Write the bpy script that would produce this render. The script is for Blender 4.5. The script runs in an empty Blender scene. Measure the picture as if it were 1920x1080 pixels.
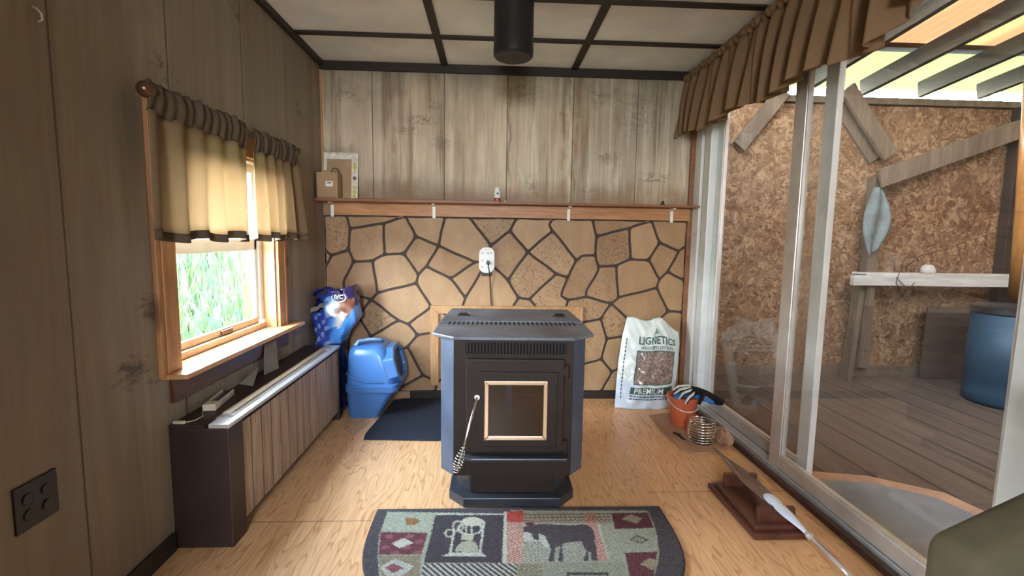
import bpy, bmesh, math, random
import numpy as np
from mathutils import Vector, Matrix
random.seed(7)
SC = bpy.context.scene
COL = SC.collection

# ------------------------------------------------------------ camera
FPX = 900.0; EYE = 1.15
_a, _b, _rho = 920-960, 540-445, .0155
_ar = math.cos(_rho)*_a - math.sin(_rho)*_b; _br = math.sin(_rho)*_a + math.cos(_rho)*_b
PSI = math.atan2(-_ar, FPX); TH = math.atan2(_br, math.hypot(FPX, _ar))
_r0 = np.array([math.cos(PSI), -math.sin(PSI), 0]); CF = np.array([math.sin(PSI)*math.cos(TH), math.cos(PSI)*math.cos(TH), -math.sin(TH)])
_u0 = np.array([math.sin(PSI)*math.sin(TH), math.cos(PSI)*math.sin(TH), math.cos(TH)])
CR = math.cos(_rho)*_r0 + math.sin(_rho)*_u0; CU = -math.sin(_rho)*_r0 + math.cos(_rho)*_u0
CO = np.array([0, 0, EYE])
cd = bpy.data.cameras.new('camera'); cam = bpy.data.objects.new('camera', cd); COL.objects.link(cam)
cd.sensor_fit = 'HORIZONTAL'; cd.sensor_width = 36; cd.lens = 36*FPX/1920; cd.clip_start = .02; cd.clip_end = 200
m = Matrix(((CR[0], CU[0], -CF[0], 0), (CR[1], CU[1], -CF[1], 0), (CR[2], CU[2], -CF[2], EYE), (0, 0, 0, 1)))
cam.matrix_world = m
SC.camera = cam
# tracing helpers: a pixel of the photograph carried onto a plane of the real room
def _ray(x, y): return (x-960)*CR - (y-540)*CU + FPX*CF
def onX(x, y, v): d = _ray(x, y); return CO + d*(v-CO[0])/d[0]
def onY(x, y, v): d = _ray(x, y); return CO + d*(v-CO[1])/d[1]
def onZ(x, y, v): d = _ray(x, y); return CO + d*(v-CO[2])/d[2]

# ------------------------------------------------------------ view, world, sun
SC.view_settings.view_transform = 'Standard'; SC.view_settings.look = 'None'
SC.view_settings.gamma = 1; SC.view_settings.use_curve_mapping = False
SC.view_settings.exposure = 1.7
W = bpy.data.worlds.new('world'); SC.world = W; W.use_nodes = True
wn = W.node_tree; wn.nodes.clear()
wo = wn.nodes.new('ShaderNodeOutputWorld'); wb = wn.nodes.new('ShaderNodeBackground'); wr = wn.nodes.new('ShaderNodeValToRGB')
wt = wn.nodes.new('ShaderNodeTexCoord'); ws = wn.nodes.new('ShaderNodeSeparateXYZ')
wn.links.new(wt.outputs['Generated'], ws.inputs[0]); wn.links.new(ws.outputs[2], wr.inputs[0])
wn.links.new(wr.outputs[0], wb.inputs[0]); wn.links.new(wb.outputs[0], wo.inputs[0])
e = wr.color_ramp.elements; e[0].position = 0.0; e[0].color = (.92, .95, 1, 1); e[1].position = .7; e[1].color = (.62, .76, 1, 1)
WORLD = 26.0
wb.inputs[1].default_value = WORLD
sd = bpy.data.lights.new('sun', 'SUN'); sd.energy = 9; sd.angle = .02; sd.color = (1, .95, .86)
so = bpy.data.objects.new('sun', sd); COL.objects.link(so)
so.rotation_euler = Vector((.45, .25, 1)).to_track_quat('Z', 'Y').to_euler()   # from over the porch, high up
def portal(name, loc, size, nrm):
    l = bpy.data.lights.new(name, 'AREA'); l.shape = 'RECTANGLE'; l.size, l.size_y = size; l.cycles.is_portal = True
    o = bpy.data.objects.new(name, l); COL.objects.link(o); o.location = loc
    o.rotation_euler = (-Vector(nrm)).to_track_quat('Z', 'Y').to_euler(); return o
portal('window_light', (-1.28, 2.24, 1.1), (.95, .95), (1, 0, 0))
portal('fill_window_portal', (-.15, -1.93, 1.55), (.8, .95), (0, 1, 0))  # portal of the added window behind the camera

# ------------------------------------------------------------ node materials
class G:
    def __init__(s, name):
        s.m = bpy.data.materials.new(name); s.m.use_nodes = True; s.t = s.m.node_tree; s.t.nodes.clear()
        s.out = s.t.nodes.new('ShaderNodeOutputMaterial')
        s.co = s.t.nodes.new('ShaderNodeTexCoord').outputs['Object']
    def _set(s, inp, v):
        if isinstance(v, bpy.types.NodeSocket): s.t.links.new(v, inp)
        elif v is not None:
            if inp.type == 'RGBA' and len(v) == 3: v = (*v, 1)
            inp.default_value = v
    def node(s, typ, ins=None, **kw):
        n = s.t.nodes.new(typ)
        for k, v in kw.items(): setattr(n, k, v)
        for k, v in (ins or {}).items(): s._set(n.inputs[k], v)
        return n
    def math(s, op, a, b=None, c=None, clamp=False):
        n = s.node('ShaderNodeMath', operation=op, use_clamp=clamp); s._set(n.inputs[0], a)
        if b is not None: s._set(n.inputs[1], b)
        if c is not None: s._set(n.inputs[2], c)
        return n.outputs[0]
    def map(s, scale=(1, 1, 1), loc=(0, 0, 0), rot=(0, 0, 0), vec=None):
        return s.node('ShaderNodeMapping', {'Vector': vec or s.co, 'Scale': scale, 'Location': loc, 'Rotation': rot}).outputs[0]
    def noise(s, scale=5, vec=None, detail=4, rough=.55, dist=0):
        return s.node('ShaderNodeTexNoise', {'Vector': vec or s.co, 'Scale': scale, 'Detail': detail, 'Roughness': rough, 'Distortion': dist}).outputs[0]
    def wave(s, scale, vec=None, dist=2, detail=2, dscale=1, dirn='X', typ='BANDS', prof='SIN'):
        n = s.node('ShaderNodeTexWave', {'Vector': vec or s.co, 'Scale': scale, 'Distortion': dist, 'Detail': detail, 'Detail Scale': dscale}, wave_type=typ, wave_profile=prof)
        if typ == 'BANDS': n.bands_direction = dirn
        return n.outputs[1]
    def vor(s, scale, vec=None, out='Distance', feature='F1', rand=1):
        n = s.node('ShaderNodeTexVoronoi', {'Vector': vec or s.co, 'Scale': scale, 'Randomness': rand}, feature=feature); return n.outputs[out]
    def ramp(s, fac, stops, interp='LINEAR'):
        n = s.node('ShaderNodeValToRGB', {'Fac': fac}); cr = n.color_ramp; cr.interpolation = interp
        while len(cr.elements) < len(stops): cr.elements.new(.5)
        for el, (p, c) in zip(cr.elements, stops):
            el.position = p; el.color = (c, c, c, 1) if isinstance(c, (int, float)) else (*c, 1)
        return n.outputs[0]
    def mix(s, f, a, b, mode='MIX'):
        n = s.node('ShaderNodeMix', data_type='RGBA', blend_type=mode); s._set(n.inputs[0], f); s._set(n.inputs[6], a); s._set(n.inputs[7], b); return n.outputs[2]
    def sep(s, vec=None): return s.node('ShaderNodeSeparateXYZ', {0: vec or s.co}).outputs
    def attr(s, name, out='Color'): return s.node('ShaderNodeAttribute', attribute_name=name).outputs[out]
    def bump(s, h, strength=.3, dist=.01): return s.node('ShaderNodeBump', {'Height': h, 'Strength': strength, 'Distance': dist}).outputs[0]
    def line(s, v, at, w):   # 1 on the line v = at
        d = s.math('ABSOLUTE', s.math('SUBTRACT', v, at)); return s.math('SUBTRACT', 1, s.math('DIVIDE', d, w, clamp=True), clamp=True)
    def bsdf(s, col, rough=.5, metal=0, bump=None, spec=.5, **kw):
        ins = {'Base Color': col, 'Roughness': rough, 'Metallic': metal, 'Specular IOR Level': spec}
        if bump is not None: ins['Normal'] = bump
        ins.update(kw)
        return s.node('ShaderNodeBsdfPrincipled', ins).outputs[0]
    def done(s, sh): s.t.links.new(sh, s.out.inputs[0]); return s.m

def plain(name, col, rough=.5, metal=0, var=.12, scale=20, bump=.1, spec=.5):
    g = G(name); n = g.noise(scale); n2 = g.noise(scale*6)
    c = g.mix(g.ramp(n, [(.35, 0.), (.65, 1.)]), tuple(x*(1-var) for x in col), tuple(min(1, x*(1+var)) for x in col))
    return g.done(g.bsdf(c, g.math('ADD', rough-.05, g.math('MULTIPLY', n, .1)), metal, g.bump(n2, bump, .002) if bump else None, spec))

def wood(name, c1, c2, axis='Z', rough=.45, gscale=14, bump=.15, knots=0, spec=.4):
    g = G(name); sc = {'X': (.08, 1, 1), 'Y': (1, .08, 1), 'Z': (1, 1, .08)}[axis]
    v = g.map(sc); n = g.noise(gscale, v, 6, .6, .6); n2 = g.noise(gscale*7, v, 3)
    c = g.mix(g.ramp(n, [(.3, 0.), (.7, 1.)]), c1, c2)
    c = g.mix(g.math('MULTIPLY', g.ramp(n2, [(.4, 1.), (.6, 0.)]), .35), c, tuple(x*.55 for x in c1))
    if knots:
        k = g.vor(knots, g.map((1, 1, .5) if axis == 'Z' else (.5, .5, 1)))
        c = g.mix(g.ramp(k, [(.03, 1.), (.09, 0.)]), c, tuple(x*.25 for x in c1))
    return g.done(g.bsdf(c, rough, 0, g.bump(n2, bump, .002), spec))

def panel_mat(name, axis, grooves, drips):
    g = G(name); X, Y, Z = g.sep(); h = X if axis == 'X' else Y
    st = (1, 1, .07)
    fine = g.noise(60, g.map(st), 5, .7); med = g.noise(9, g.map(st), 5, .6, .8); big = g.noise(2.2, detail=3)
    c = g.mix(g.ramp(med, [(.32, 0.), (.68, 1.)]), *(((.52, .41, .275), (.74, .62, .46)) if drips else ((.22, .165, .11), (.35, .285, .205))))  # without drips: same boards darkened, dim light put into their colour
    c = g.mix(g.math('MULTIPLY', g.ramp(fine, [(.35, 1.), (.6, 0.)]), .28), c, (.20, .15, .10))
    c = g.mix(g.math('MULTIPLY', g.ramp(big, [(.4, 0.), (.65, 1.)]), .45), c, (.24, .22, .18))
    # charred looking knots printed on the boards
    kv = g.map((2.1, 2.1, 3.2), loc=(.35, .62, .18)); wob = g.noise(14, g.map((1, 1, 2.5)), 5, .75)
    kd = g.math('ADD', g.vor(1.0, kv), g.math('MULTIPLY', g.math('SUBTRACT', wob, .5), .75))
    c = g.mix(g.math('MULTIPLY', g.ramp(kd, [(.05, 1.), (.17, 0.)]), .35 if drips else .8), c, (.075, .055, .042))
    if drips:
        dn = g.noise(26, g.map((1, 1, .035)), 4, .65); amount = g.ramp(X, [(0, 0.), (.02, .35), (.35, 1.), (1., .85)])
        c = g.mix(g.math('MULTIPLY', g.ramp(dn, [(.52, 0.), (.62, 1.)]), g.math('MULTIPLY', amount, .75)), c, (.74, .70, .54))
        dn2 = g.noise(15, g.map((1, 1, .05), loc=(3.1, 0, 0)), 4, .6)
        c = g.mix(g.math('MULTIPLY', g.ramp(dn2, [(.55, 0.), (.66, 1.)]), .6), c, (.17, .105, .05))
        wb_ = g.math('MULTIPLY', g.math('SUBTRACT', g.noise(4, g.map((.3, 1, 1)), 4), .5), .09); xw = g.math('ADD', X, wb_)
        for at, w_, col_, am in ((-.66, .045, (.25, .15, .07), .7), (-.24, .03, (.25, .16, .08), .45), (.12, .018, (.16, .11, .07), .7), (.50, .035, (.30, .17, .07), .75), (.585, .03, (.27, .15, .06), .8), (.545, .018, (.78, .72, .52), .8), (.86, .03, (.22, .14, .07), .55), (.20, .02, (.72, .70, .52), .6), (-.28, .02, (.70, .64, .50), .5), (1.08, .02, (.72, .68, .52), .6)):
            c = g.mix(g.math('MULTIPLY', g.math('MULTIPLY', g.line(xw, at, w_), g.ramp(g.noise(6), [(.35, .25), (.6, 1.)])), am), c, col_)
        sm = g.noise(22, g.map((1, 1, 2.2)), 5, .75)
        for ax_, az_, wx_, wz_, am in ((-.47, 1.93, .13, .035, .9), (-.56, 1.86, .10, .03, .8), (-.40, 2.02, .05, .05, .6), (.80, 1.72, .10, .03, .7), (1.12, 1.58, .14, .04, .8), (.70, 1.47, .13, .05, .6), (.28, 1.50, .05, .10, .5), (-.98, 2.08, .10, .05, .6), (.72, 2.12, .06, .10, .6), (-.55, 1.45, .10, .05, .6), (1.0, 2.0, .22, .16, .45), (.2, 2.15, .16, .12, .45)):
            mk = g.math('MULTIPLY', g.line(X, ax_, wx_), g.line(Z, az_, wz_))
            mk = g.math('MULTIPLY', g.math('POWER', mk, .5), g.ramp(sm, [(.46, 0.), (.58, 1.)]))
            c = g.mix(g.math('MULTIPLY', mk, am), c, (.13, .095, .06))
        ed = g.noise(5, detail=5)   # browner band above the shelf and soot under the ceiling
        lo = g.math('ADD', Z, g.math('MULTIPLY', ed, -.3))
        c = g.mix(g.math('MULTIPLY', g.ramp(lo, [(1.26, 1.), (1.44, 0.)]) if False else g.math('SUBTRACT', 1, g.math('DIVIDE', g.math('SUBTRACT', lo, 1.24), .17, clamp=True), clamp=True), .8), c, (.27, .155, .07))
        hi = g.math('DIVIDE', g.math('SUBTRACT', g.math('ADD', Z, g.math('MULTIPLY', ed, .5)), 2.28), .25, clamp=True)
        c = g.mix(g.math('MULTIPLY', hi, .55), c, (.10, .095, .075))
    gl = None
    for q in grooves:
        l = g.line(h, q, .005); gl = l if gl is None else g.math('MAXIMUM', gl, l)
    c = g.mix(g.math('MULTIPLY', gl, .9), c, (.045, .035, .028))
    hgt = g.math('SUBTRACT', g.math('MULTIPLY', fine, .15), gl)
    return g.done(g.bsdf(c, .55, 0, g.bump(hgt, .5, .004), .35))

def oak_mat():
    g = G('oak_laminate'); X, Y, Z = g.sep()
    pl = g.math('FLOOR', g.math('DIVIDE', X, .19)); off = g.math('MULTIPLY', pl, 1.37)
    v = g.node('ShaderNodeCombineXYZ', {0: X, 1: g.math('ADD', g.math('MULTIPLY', Y, .16), off), 2: off}).outputs[0]
    dn = g.noise(7.0, v, 3, .5)
    band = g.math('FRACT', g.math('ADD', g.math('MULTIPLY', dn, 15.0), g.math('MULTIPLY', X, 2)))
    gr = g.ramp(band, [(0, 0.), (.13, 1.), (.85, .75), (1, 0.)])
    fine = g.noise(120, g.map((1, .05, 1)), 3)
    c = g.mix(gr, (.53, .26, .105), (.80, .475, .23))
    c = g.mix(g.math('MULTIPLY', g.ramp(fine, [(.4, 1.), (.6, 0.)]), .28), c, (.32, .16, .07))
    tone = g.node('ShaderNodeTexWhiteNoise', {'W': pl}, noise_dimensions='1D').outputs[0]
    c = g.mix(g.math('MULTIPLY', tone, .28), c, (.42, .23, .105))
    seam = g.line(g.math('FRACT', g.math('DIVIDE', X, .19)), .5, .006)
    ex = g.math('MULTIPLY', g.math('LESS_THAN', X, -.47), g.line(Y, 1.86, .004))
    ex2 = g.math('MULTIPLY', g.math('GREATER_THAN', X, .74), g.line(Y, 2.06, .004))
    s_ = g.math('MAXIMUM', g.math('MULTIPLY', seam, .22), g.math('MAXIMUM', ex, ex2))
    c = g.mix(g.math('MULTIPLY', s_, .8), c, (.10, .045, .02))
    return g.done(g.bsdf(c, g.ramp(fine, [(.3, .30), (.7, .42)]), 0, g.bump(g.math('SUBTRACT', g.math('MULTIPLY', fine, .2), s_), .15, .002), .45))

def osb_mat():
    g = G('oriented_strand_board')
    d = g.noise(6, detail=3); v = g.node('ShaderNodeVectorMath', {0: g.co, 1: g.node('ShaderNodeTexNoise', {'Vector': g.co, 'Scale': 7.0, 'Detail': 3.0}).outputs[1]}, operation='ADD').outputs[0]
    a = g.vor(13, g.map((1, 1, .35), rot=(0, .35, 0), vec=v), 'Color'); b = g.vor(15, g.map((.4, 1, 1.1), rot=(0, .6, 0), vec=v), 'Color')
    ag = g.node('ShaderNodeSeparateColor', {0: a}).outputs[0]; bg = g.node('ShaderNodeSeparateColor', {0: b}).outputs[1]
    f = g.math('MULTIPLY', g.math('ADD', ag, bg), .5)
    c = g.ramp(f, [(.15, (.080, .036, .015)), (.38, (.135, .070, .033)), (.58, (.19, .108, .053)), (.85, (.29, .185, .105))])
    c = g.mix(g.math('MULTIPLY', g.ramp(d, [(.45, 0.), (.7, 1.)]), .4), c, (.17, .09, .045))
    return g.done(g.bsdf(c, .7, 0, g.bump(f, .3, .004), .2))

def stone_mat():
    g = G('printed_stone'); t = g.attr('tone', 'Fac')
    n = g.noise(7, detail=6, rough=.65); f = g.noise(70, detail=4, rough=.7); gn = g.noise(12, g.map((1, 1, .35), rot=(0, .7, 0)), 5)
    c = g.mix(t, (.30, .160, .070), (.44, .275, .140))
    c = g.mix(g.ramp(n, [(.35, 0.), (.7, .6)]), c, (.50, .325, .170))
    c = g.mix(g.math('MULTIPLY', g.ramp(gn, [(.4, 1.), (.6, 0.)]), .3), c, (.28, .17, .09))
    speck = g.math('MULTIPLY', g.ramp(f, [(.36, 1.), (.47, 0.)]), g.ramp(g.math('FRACT', g.math('MULTIPLY', t, 7.3)), [(.55, .12), (.9, 1.)]))
    c = g.mix(speck, c, (.14, .09, .055))
    return g.done(g.bsdf(c, .5, 0, g.bump(g.math('ADD', n, g.math('MULTIPLY', f, .4)), .35, .006), .4))

def deck_mat():
    g = G('weathered_deck'); X, Y, Z = g.sep()
    q = g.math('DIVIDE', X, .235); pl = g.math('FLOOR', q); off = g.math('MULTIPLY', pl, 2.3)
    v = g.node('ShaderNodeCombineXYZ', {0: X, 1: g.math('ADD', g.math('MULTIPLY', Y, .08), off), 2: 0}).outputs[0]
    n = g.noise(16, v, 6, .65, .5); f = g.noise(90, v, 4)
    c = g.mix(g.ramp(n, [(.3, 0.), (.7, 1.)]), (.058, .040, .026), (.135, .098, .066))
    c = g.mix(g.math('MULTIPLY', g.ramp(f, [(.38, 1.), (.6, 0.)]), .5), c, (.075, .05, .038))
    big = g.noise(1.6, detail=4); c = g.mix(g.math('MULTIPLY', g.ramp(big, [(.5, 0.), (.7, 1.)]), .5), c, (.09, .07, .05))
    gap = g.line(g.math('FRACT', q), .5, .05)
    c = g.mix(gap, c, (.01, .008, .006))
    return g.done(g.bsdf(c, .8, 0, g.bump(g.math('SUBTRACT', f, g.math('MULTIPLY', gap, 2)), .4, .004), .15))

def fabric(name, col, tcol, trans):
    g = G(name); w1 = g.wave(420, dist=.4, dirn='Z'); w2 = g.wave(420, dist=.4, dirn='Y'); w = g.math('MULTIPLY', w1, w2); n = g.noise(7)
    c = g.mix(g.math('MULTIPLY', n, .5), col, tuple(x*.6 for x in col))
    d = g.bsdf(c, .9, 0, g.bump(w, .2, .001), .1)
    if not trans: return g.done(d)
    t = g.node('ShaderNodeBsdfTranslucent', {'Color': tcol}).outputs[0]
    return g.done(g.node('ShaderNodeMixShader', {0: trans, 1: d, 2: t}).outputs[0])

def glass_mat(name, tint=(.96, .98, .97), dirt=.0, refl=1.0):
    g = G(name); fc = g.node('ShaderNodeLayerWeight', {'Blend': .5}).outputs[1]; fr = g.math('ADD', .04, g.math('MULTIPLY', g.math('POWER', fc, 4.), .8))
    tr = g.node('ShaderNodeBsdfTransparent', {'Color': tint}).outputs[0]; gl = g.node('ShaderNodeBsdfGlossy', {'Color': (1, 1, 1), 'Roughness': .015}).outputs[0]
    s = g.node('ShaderNodeMixShader', {0: g.math('MULTIPLY', fr, refl), 1: tr, 2: gl}).outputs[0]
    if dirt:
        n = g.noise(5, detail=6, rough=.7); df = g.node('ShaderNodeBsdfDiffuse', {'Color': (.75, .75, .72)}).outputs[0]
        s = g.node('ShaderNodeMixShader', {0: g.math('MULTIPLY', g.ramp(n, [(.45, .15), (.75, 1.)]), dirt), 1: s, 2: df}).outputs[0]
    return g.done(s)

def vcol_mat(name, rough=.5, bump=.2, bscale=80, spec=.4, attr='Col', metal=0, coat=0):
    g = G(name); n = g.noise(bscale)
    return g.done(g.bsdf(g.attr(attr), rough, metal, g.bump(n, bump, .002), spec, **({'Coat Weight': coat} if coat else {})))

M = {}
M['panel_left'] = panel_mat('aged_panelling_shaded', 'Y', [.42, .86, 1.345, 1.81, 2.33, 2.80, 3.2], False)
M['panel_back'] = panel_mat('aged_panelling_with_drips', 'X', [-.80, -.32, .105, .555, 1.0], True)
M['oak'] = oak_mat(); M['osb'] = osb_mat(); M['stone'] = stone_mat(); M['deck'] = deck_mat()
M['mortar'] = plain('dark_mortar', (.055, .038, .030), .8)
M['ceil'] = plain('ceiling_board', (.86, .87, .84), .8, var=.08, scale=3, bump=.3)
M['batten'] = wood('dark_batten', (.022, .014, .010), (.040, .027, .018), 'X', .5)
M['pine'] = wood('orange_pine', (.42, .19, .075), (.60, .32, .14), 'Z', .4, knots=2)
M['pine_x'] = wood('orange_pine_board', (.40, .17, .065), (.58, .29, .12), 'X', .45, knots=3)
M['oak_frame'] = wood('oak_frame', (.45, .24, .10), (.62, .37, .18), 'Z', .4)
M['sillw'] = wood('varnished_sill', (.50, .25, .10), (.66, .38, .18), 'Y', .22, spec=.6)
M['shelfw'] = wood('dusty_red_shelf', (.22, .085, .035), (.34, .15, .07), 'X', .45)
M['vinyl'] = plain('white_vinyl', (.78, .78, .74), .35, var=.04, bump=0)
M['tan_vinyl'] = plain('tan_window_rail', (.66, .47, .28), .4, var=.06, bump=0)
M['black_metal'] = plain('black_stove_paint', (.029, .019, .0145), .5, .0, .15, 8, .05, .3)
M['black_top'] = plain('pale_stove_top', (.17, .19, .225), .42, .2, .35, 5, .05, .6)  # top plate and lid greyer and paler than the black front
M['stove_side_sheen'] = plain('stove_side_window_sheen', (.125, .165, .235), .42, .55, .15, 8, .05, .7)  # dark stove paint made bluer and brighter, window sheen put into its colour
M['base_paint'] = plain('stove_base_paint', (.050, .053, .062), .38, .3, .15, 8, .05, .6)
M['void'] = plain('dark_slot', (.004, .004, .004), .9, bump=0)
M['gold'] = plain('champagne_trim', (.82, .62, .42), .3, .85, .05, 20, 0)
M['chrome'] = plain('bright_steel', (.75, .73, .70), .18, 1, .05, 20, 0)
M['brass'] = plain('aged_brass', (.16, .085, .045), .3, .7, .1, 20, 0)
M['flue'] = plain('matte_black_pipe', (.010, .010, .010), .45, .0, .2, 8, .05)
M['flue_end'] = plain('flue_cap', (.045, .044, .042), .7, .0, .35, 14, .05)
M['brown_steel'] = plain('dark_brown_steel', (.034, .018, .013), .5, 0, .15, 6, .05)
M['white_strip'] = plain('pale_aluminium_strip', (.70, .66, .60), .32, .5, .06, 10, 0)
M['alu'] = plain('brushed_aluminium', (.68, .66, .62), .38, .6, .08, 10, .02)
M['alu_white'] = plain('white_coated_aluminium', (.74, .77, .74), .42, .1, .05, 10, .02)
M['dark_wood'] = wood('dark_mahogany', (.075, .026, .016), (.15, .055, .033), 'Y', .28, spec=.5)
M['dark_sill'] = wood('dark_threshold', (.040, .016, .010), (.085, .035, .022), 'Y', .4)
M['greywood'] = wood('weathered_lumber', (.085, .058, .035), (.165, .118, .075), 'Z', .75, 10)
M['mosswood'] = wood('mossy_rafter', (.024, .017, .011), (.085, .070, .040), 'Y', .8, 8)
M['palewood'] = wood('pale_shelf_board', (.36, .32, .26), (.55, .51, .44), 'X', .7, 6)
M['fab_valance'] = fabric('brown_valance_cloth', (.27, .165, .09), (.3, .18, .1), .12)
M['fab_curtain'] = fabric('olive_curtain_cloth', (.34, .25, .15), (.62, .49, .33), .42)
M['fab_double'] = fabric('olive_curtain_doubled', (.13, .095, .065), (.3, .2, .1), .05)
M['glass'] = glass_mat('window_pane')
M['door_glass'] = glass_mat('door_pane', (.95, .96, .96), .015, .7)
M['black_plastic'] = plain('black_plastic', (.018, .016, .015), .35, 0, .1, 10, 0)
M['dark_plate'] = plain('dark_brown_plate', (.022, .018, .016), .4, 0, .1, 10, 0)
M['white_plastic'] = plain('white_plastic', (.82, .82, .78), .35, 0, .03, 10, 0)
M['cream'] = plain('cream_plastic', (.70, .58, .42), .45, 0, .08, 30, 0)
M['blue_hood'] = plain('blue_plastic_hood', (.06, .19, .46), .30, 0, .1, 4, .02, .6)
M['blue_pan'] = plain('blue_plastic_pan', (.055, .15, .36), .38, 0, .1, 4, .02, .5)
M['carton'] = plain('brown_cardboard', (.38, .25, .14), .8, 0, .1, 8, .1)
M['olive'] = plain('olive_upholstery', (.105, .087, .052), .9, 0, .25, 6, .4, .1)
M['barrel'] = plain('faded_blue_drum', (.018, .045, .066), .5, 0, .12, 4, .05)
M['kraft'] = plain('crumpled_kraft_paper', (.36, .21, .12), .8, 0, .15, 10, .3)
M['terracotta'] = plain('terracotta_plastic', (.55, .13, .055), .42, 0, .12, 6, .05)
M['rag'] = plain('grey_blue_rag', (.12, .135, .12), .9, 0, .2, 12, .3)
M['amber_wood'] = wood('varnished_amber_log', (.14, .05, .010), (.27, .115, .028), 'Z', .25)
M['slate'] = plain('grey_slab', (.17, .19, .19), .55, 0, .2, 3, .2)
M['grass'] = None

# ------------------------------------------------------------ mesh builder
class MB:
    def __init__(s): s.v = []; s.f = []; s.c = None
    def add(s, v, f): n = len(s.v); s.v += [tuple(p) for p in v]; s.f += [tuple(i+n for i in q) for q in f]; return s
    def box(s, x0, x1, y0, y1, z0, z1):
        v = [(x, y, z) for z in (z0, z1) for y in (y0, y1) for x in (x0, x1)]
        return s.add(v, [(0, 2, 3, 1), (4, 5, 7, 6), (0, 1, 5, 4), (2, 6, 7, 3), (0, 4, 6, 2), (1, 3, 7, 5)])
    def obox(s, c, size, rot=(0, 0, 0)):
        from mathutils import Euler
        R = Euler(rot).to_matrix(); a, b, d = (q/2 for q in size)
        v = [Vector(c) + R @ Vector((x, y, z)) for z in (-d, d) for y in (-b, b) for x in (-a, a)]
        return s.add(v, [(0, 2, 3, 1), (4, 5, 7, 6), (0, 1, 5, 4), (2, 6, 7, 3), (0, 4, 6, 2), (1, 3, 7, 5)])
    def beam(s, p, q, w, h, up=(0, 0, 1)):
        p, q = Vector(p), Vector(q); d = (q-p).normalized(); sd_ = d.cross(Vector(up)).normalized(); u = sd_.cross(d)
        v = [o + sd_*a*w/2 + u*b*h/2 for o in (p, q) for b in (-1, 1) for a in (-1, 1)]
        return s.add(v, [(0, 1, 3, 2), (4, 6, 7, 5), (0, 4, 5, 1), (2, 3, 7, 6), (0, 2, 6, 4), (1, 5, 7, 3)])
    def prism(s, poly, z0, z1, taper=None):      # poly in x,y
        n = len(poly); top = taper or poly
        v = [(x, y, z0) for x, y in poly] + [(x, y, z1) for x, y in top]
        return s.add(v, [tuple(range(n))[::-1], tuple(range(n, 2*n))] + [(i, (i+1) % n, n+(i+1) % n, n+i) for i in range(n)])
    def extr(s, pts, d):       # any planar polygon extruded by vector d
        n = len(pts); v = [Vector(p) for p in pts] + [Vector(p)+Vector(d) for p in pts]
        return s.add(v, [tuple(range(n))[::-1], tuple(range(n, 2*n))] + [(i, (i+1) % n, n+(i+1) % n, n+i) for i in range(n)])
    def tube(s, pts, r, n=8, closed=False, cap=True):
        pts = [Vector(p) for p in pts]; N = len(pts); rr = r if isinstance(r, (list, tuple)) else [r]*N; rings = []
        ref = None
        for i, p in enumerate(pts):
            a = pts[(i-1) % N] if (closed or i > 0) else p; b = pts[(i+1) % N] if (closed or i < N-1) else p
            d = (b-a).normalized()
            if ref is None: ref = d.orthogonal().normalized()
            ref = (ref - d*ref.dot(d)); ref = ref.normalized() if ref.length > 1e-6 else d.orthogonal().normalized()
            o = d.cross(ref); rings.append([p + (ref*math.cos(t)+o*math.sin(t))*rr[i] for t in [2*math.pi*k/n for k in range(n)]])
        v = [q for g_ in rings for q in g_]; f = []
        for i in range(N if closed else N-1):
            j = (i+1) % N
            f += [(i*n+k, i*n+(k+1) % n, j*n+(k+1) % n, j*n+k) for k in range(n)]
        if cap and not closed: f += [tuple(range(n))[::-1], tuple((N-1)*n+k for k in range(n))]
        return s.add(v, f)
    def lathe(s, prof, c=(0, 0, 0), n=40, ax='Z', cap=True):
        v = []; f = []
        for r, h in prof:
            for k in range(n):
                a, b = r*math.cos(2*math.pi*k/n), r*math.sin(2*math.pi*k/n)
                p = {'Z': (a, b, h), 'Y': (a, h, b), 'X': (h, a, b)}[ax]; v.append((p[0]+c[0], p[1]+c[1], p[2]+c[2]))
        for i in range(len(prof)-1): f += [(i*n+k, i*n+(k+1) % n, (i+1)*n+(k+1) % n, (i+1)*n+k) for k in range(n)]
        if cap:
            if prof[0][0] > 1e-5: f.append(tuple(range(n))[::-1])
            if prof[-1][0] > 1e-5: f.append(tuple((len(prof)-1)*n+k for k in range(n)))
        return s.add(v, f)
    def grid(s, fn, nu, nv):
        v = [fn(i/(nu-1), j/(nv-1)) for j in range(nv) for i in range(nu)]
        return s.add(v, [(j*nu+i, j*nu+i+1, (j+1)*nu+i+1, (j+1)*nu+i) for j in range(nv-1) for i in range(nu-1)])
    def build(s, name, mat, parent=None, smooth=False, bevel=0, solid=0, sub=0, recalc=True, cols=None, angle=None):
        me = bpy.data.meshes.new(name); me.from_pydata([tuple(p) for p in s.v], [], s.f)
        if recalc:
            b = bmesh.new(); b.from_mesh(me); bmesh.ops.recalc_face_normals(b, faces=b.faces); b.to_mesh(me); b.free()
        me.materials.append(mat if not isinstance(mat, str) else M[mat])
        if smooth: me.polygons.foreach_set('use_smooth', [True]*len(me.polygons))
        if cols is not None:
            ca = me.color_attributes.new('Col', 'FLOAT_COLOR', 'POINT'); arr = np.ones((len(s.v), 4), dtype=np.float32); arr[:, :3] = cols
            ca.data.foreach_set('color', arr.ravel())
        if smooth and angle:
            try: me.set_sharp_from_angle(angle=angle)
            except Exception: pass
        o = bpy.data.objects.new(name, me); COL.objects.link(o)
        if parent is not None:
            o.parent = parent; o.matrix_parent_inverse = BASE[parent.name].inverted()
        BASE[o.name] = BASE[parent.name].copy() if parent is not None else Matrix.Identity(4)
        if parent is not None: BASE[o.name] = Matrix.Identity(4)
        if solid: md = o.modifiers.new('thick', 'SOLIDIFY'); md.thickness = solid; md.offset = 0
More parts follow.
